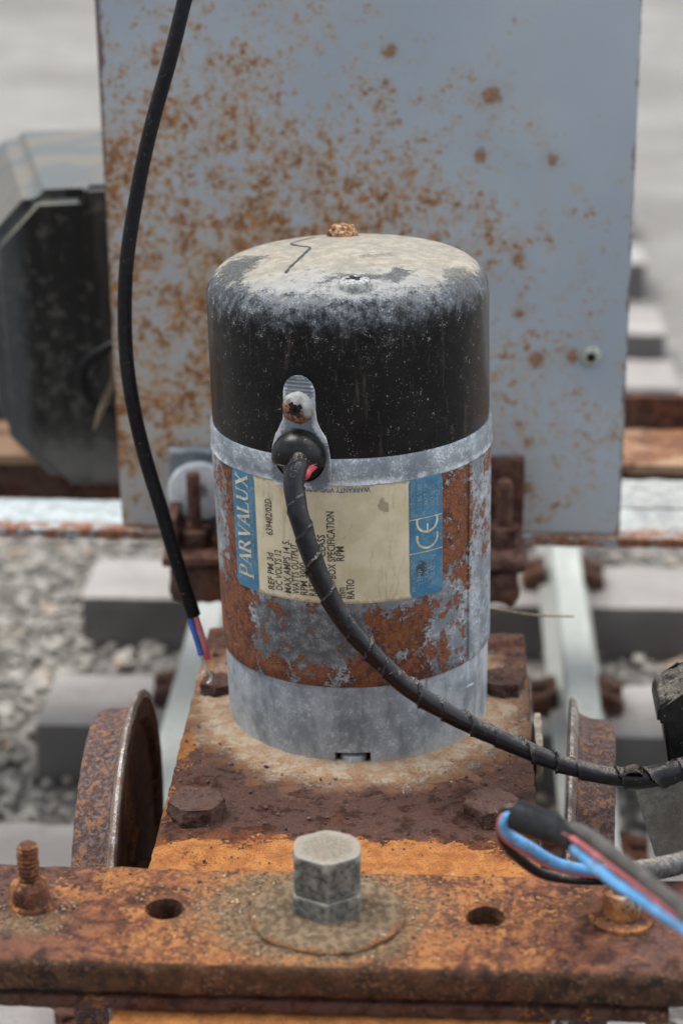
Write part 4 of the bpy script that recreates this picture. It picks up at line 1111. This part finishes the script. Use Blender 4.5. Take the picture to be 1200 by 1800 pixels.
# ------------------------------------------------------------------ motor cable with spiral tape
t = thing('motor_cable', (-14, -48, 85), 'black tape wrapped cable curving from the motor grommet down to the right', 'cable')
pts = [(-12.6, -39.5, 88.6), (-13.6, -44.6, 87.6), (-14.3, -48, 84.0), (-13.6, -50.5, 79.5), (-12.3, -52, 75.0), (-8.5, -54, 63.7), (-2.2, -55, 51.1), (5.7, -55, 41.1), (15.1, -55, 31.8), (25.4, -54, 24.4), (35.7, -52, 18.0), (47.6, -50, 11.6),
       (58.1, -49, 7.2), (68.5, -48, 4.5), (75.9, -48, 4.2), (86.3, -46, 6.0), (97.9, -45, 9.4), (118, -44, 15), (150, -42, 20)]
rg = random.Random(3); lip = [rg.random() for _ in range(60)]
def tape(s_, a):
    ph = (s_+4.5*mnoise.noise(Vector((s_*.085, 3, 1)))+.5*mnoise.noise(Vector((s_*.5, cos(a)*1.6, sin(a)*1.6))))/8.6 - a/(2*pi) + 4
    i = int(math.floor(ph)); q = ph-i; l = lip[i % 60]
    k = .96+(.08+.12*l)*(1-q)**1.4+(.16*math.exp(-(q/.08)**2) if l > .6 else .06*math.exp(-(q/.06)**2))
    return k*(1+.03*mnoise.noise(Vector((s_*.3, cos(a)*1.5, sin(a)*1.5))))
bm = new(); tube(bm, pts, lambda q: 2.65-.3*min(1, q*2.2)+1.0*min(1, max(0, (q-.60)*8)), 36, .3, tape); sheath = finish('taped_sheath', bm, M['cable'], t, smooth=45)
bm = new(); tube(bm, [(-9.8, -41.5, 86.6), (-11.0, -44.8, 86.4), (-11.4, -46.0, 85.8), (-12.2, -46.0, 85.2)], 1.1, 14, .4); finish('red_core', bm, M['red_wire'], t)
# loose tape end and the hanging tail
bm = new(); Q = [(73.2+1.2*cos(a)*2.2, -49.5-1.0, 6.4+1.7*sin(a)) for a in np.linspace(pi, .1, 12)]; prev = None
for p in Q:
    row = [bm.verts.new((p[0], p[1]+d, p[2]+.1*d)) for d in (-1.6, 0, 2.2)]
    if prev:
        for i in range(2): bm.faces.new([prev[i], prev[i+1], row[i+1], row[i]])
    prev = row
bmesh.ops.solidify(bm, geom=bm.faces[:], thickness=.3); finish('loose_tape_end', bm, M['cable'], t)
bm = new(); rows = []
for k in range(15):
    q = k/14; z = 4-24.5*q; xl = 73.2+7.2*q**1.1; xr = 92+3*q
    rows.append([bm.verts.new((xl+(xr-xl)*c, -49.5+3.2*q+1.8*sin(c*4.2+q*2)+.5*fbm((c*4, q*5, 1), 3), z+5.0*c*q+.7*fbm((c*3, q*3, 8), 3)*(q > .8))) for c in np.linspace(0, 1, 14)])
for a, b in zip(rows, rows[1:]):
    for i in range(13): bm.faces.new([a[i], a[i+1], b[i+1], b[i]])
bmesh.ops.solidify(bm, geom=bm.faces[:], thickness=.35); finish('tape_tail', bm, M['tail'], t)

# connector at the right edge
t = thing('connector', (92, -30, 2), 'dusty black plastic connector block at the right edge above the cable', 'connector')
bm = new(); prism(bm, [(80.5, 20.5), (83.5, 2), (116, 2), (116, 20.5)], -38, -20, lambda u, v, d: Vector((u, d, v)))
bmesh.ops.bevel(bm, geom=bm.edges[:], offset=1.1, segments=3, affect='EDGES'); finish('body', bm, M['connector'], t)
bm = new(); prism(bm, [(79.7, 15.2), (79.7, 19.6), (81.5, 21.6), (86.6, 23.6), (89, 26), (116, 26), (116, 15.2)], -38.8, -19, lambda u, v, d: Vector((u, d, v)))
bmesh.ops.bevel(bm, geom=bm.edges[:], offset=.9, segments=3, affect='EDGES'); finish('lid', bm, M['connector'], t)

# ------------------------------------------------------------------ hanging cable, left
t = thing('hanging_cable', (-46, 0, 27), 'thin black cable hanging in front of the panel with bared blue and red ends', 'cable')
pts = [(-50, 170, 292), (-44, 130, 309), (-40, 80, 278), (-41.5, 45, 228), (-45.7, 34, 200.1), (-48, 32, 191.5), (-51.7, 28, 177), (-57.6, 24, 156.4), (-61.7, 20, 137.1), (-63.9, 16, 120.7), (-64.1, 12, 102.7), (-62.3, 8, 87.8), (-59, 6, 72.1), (-54.3, 3, 56.6), (-50.2, 1, 42.3), (-45.9, 0, 27.1)]
bm = new(); tube(bm, pts, 2.0, 22, .8, lambda s_, a: 1+.02*mnoise.noise(Vector((s_*.2, cos(a), sin(a))))); finish('sheath', bm, M['hang'], t, smooth=60)
bm = new(); tube(bm, [(-47.6, 0, 31), (-47.0, -.4, 27.8), (-46, -1, 23.6), (-44.6, -1.5, 18.9), (-43.9, -2, 16.0)], .85, 14, .4); finish('blue_core', bm, M['blue_wire2'], t)
bm = new(); tube(bm, [(-46.4, 0, 31), (-45.5, -.6, 28.0), (-44.1, -1.4, 23.6), (-42.7, -2, 18.9), (-42.1, -2.2, 15.6)], .85, 14, .4); rc_ = finish('red_core', bm, M['pink_wire'], t)
bm = new(); tube(bm, [(-42.25, -2.2, 16.4), (-42.05, -2.2, 15.0)], .95, 14, .4); finish('insulation_end', bm, M['red_wire'], rc_)
bm = new(); tube(bm, [(-43.7, -2, 16.3), (-43.0, -2.4, 13.6), (-42.2, -3, 11.5), (-41.2, -3, 10.4), (-41.3, -3.4, 9.0), (-42, -4, 8.2)], lambda q: .62-.25*q, 10, .3)
for k in range(7):
    e = rg.uniform(-.5, .5); tube(bm, [(-42.5+e*.3, -2.6, 12.2), (-43.2+e, -3.4, 11.2+e*.5), (-44.6-rg.random()*.9, -3.8, 9.6+e)], .13, 6, .4)
    tube(bm, [(-42.2, -2.9, 11.6), (-41.0+e*.4, -3.2, 10.2+e*.3), (-41.4+e, -3.8, 8.6-rg.random()*.9)], .14, 6, .4)
finish('bare_strands', bm, M['strand'], t)

# ------------------------------------------------------------------ wire joint in the foreground
t = thing('wire_joint', (45, -150, 40), 'grey sheathed blue and red wires joined by black sleeve over the beam', 'wires')
bm = new(); tube(bm, [(110, -300, 63), (72.2, -236, 68.3), (67.3, -214, 62.9), (62.8, -200, 60.0), (56.9, -184, 57.3), (52.2, -170, 54.1), (48.1, -161, 50.7)], 1.5, 18, .8); finish('grey_sheath', bm, M['grey_sheath'], t)
bl = [(110, -300, 60), (72.2, -237, 66.2), (66.8, -215, 60.2), (61.8, -201, 56.6), (55.9, -186, 53.3), (49.6, -168, 50.2), (45.3, -160, 48.7), (38.5, -150.5, 47.0), (36.9, -150, 45.1), (37.8, -148.5, 41.7), (42.6, -144, 36.2), (49.1, -139, 29.6), (57, -134, 25.3), (63.9, -128, 22.6), (67, -125, 20.8)]
bm = new(); tube(bm, bl, 1.2, 16, .7); finish('blue_core', bm, M['blue_wire'], t)
rd = [(110, -300, 61.5), (72.0, -237, 67.6), (66.9, -215.5, 61.9), (59.5, -194, 57.4), (56.8, -187, 56.0), (49.4, -168.5, 52.4), (45.3, -160, 49.5), (38.2, -150, 47.4), (36.0, -149.5, 45.2), (36.9, -147.5, 40.4), (42.2, -143, 34.0), (49, -138.5, 27.9), (57.1, -133.5, 23.7), (63.9, -127.8, 21.0), (67, -125, 20.2)]
bm = new(); tube(bm, rd, .68, 16, .7); finish('red_core', bm, M['pink_wire'], t)
gr = [(41, -152, 48.6), (38.5, -149, 47.7), (36.6, -148, 46.1), (36.9, -145, 38.5), (40.8, -141, 31.5), (46.9, -137, 25.4), (57.3, -132, 21.6), (64, -126.5, 19.4), (68, -124, 19.6)]
bm = new(); tube(bm, gr, 1.2, 14, .7); finish('black_core', bm, M['connector'], t)
bm = new(); tube(bm, [(51.2, -169.6, 51.9), (48.1, -163, 50.2), (43.7, -156, 48.5), (39.4, -151.2, 47.7)], lambda q: 2.5+.4*min(1, max(0, (q-.38)*9)), 26, .4, lambda s_, a: 1+.15*cos(2*a+.6)+.05*mnoise.noise(Vector((s_*.5, cos(a)*2, sin(a)*2))))
finish('sleeve', bm, M['shrink'], t)
bm = new(); tube(bm, [(62.5, -128.6, 22.1), (68.1, -124, 19.4), (73.7, -119, 17.8), (79.4, -114, 16.6), (91, -105, 16.4), (120, -90, 22)], 2.5, 22, .3, lambda s_, a: 1+.05*cos(s_*2*pi/1.6)+(.05 if (s_ % 9) < .7 else 0))
tag(finish('conduit', bm, M['conduit'], origin=(80, -114, 16)), 'grey ribbed conduit lying on the beam at the right edge', 'conduit')

# straw
bm = new(); tube(bm, [(36, 36, 16), (44, 38, 13.8), (52, 40, 12), (62, 42, 11)], .3, 8, 1)
tag(finish('grass_straw', bm, M['straw'], origin=(44, 38, 12)), 'dry grass straw sticking out from behind the motor to the right', 'straw')
# bolt head on the nearest sleeper
bm = new(); hexa(bm, -93, 30, ZS+5, ZS+13, 8.5, .2, .3, 1, 6); lathe(bm, [(0, ZS-1), (3, ZS-1), (3, ZS+6), (0, ZS+6)], 16, Matrix.Translation((-93, 30, 0)))
tag(finish('coach_screw', bm, M['rust_dark'], origin=(-93, 30, ZS)), 'rusty coach screw in the nearest sleeper at bottom left', 'screw')
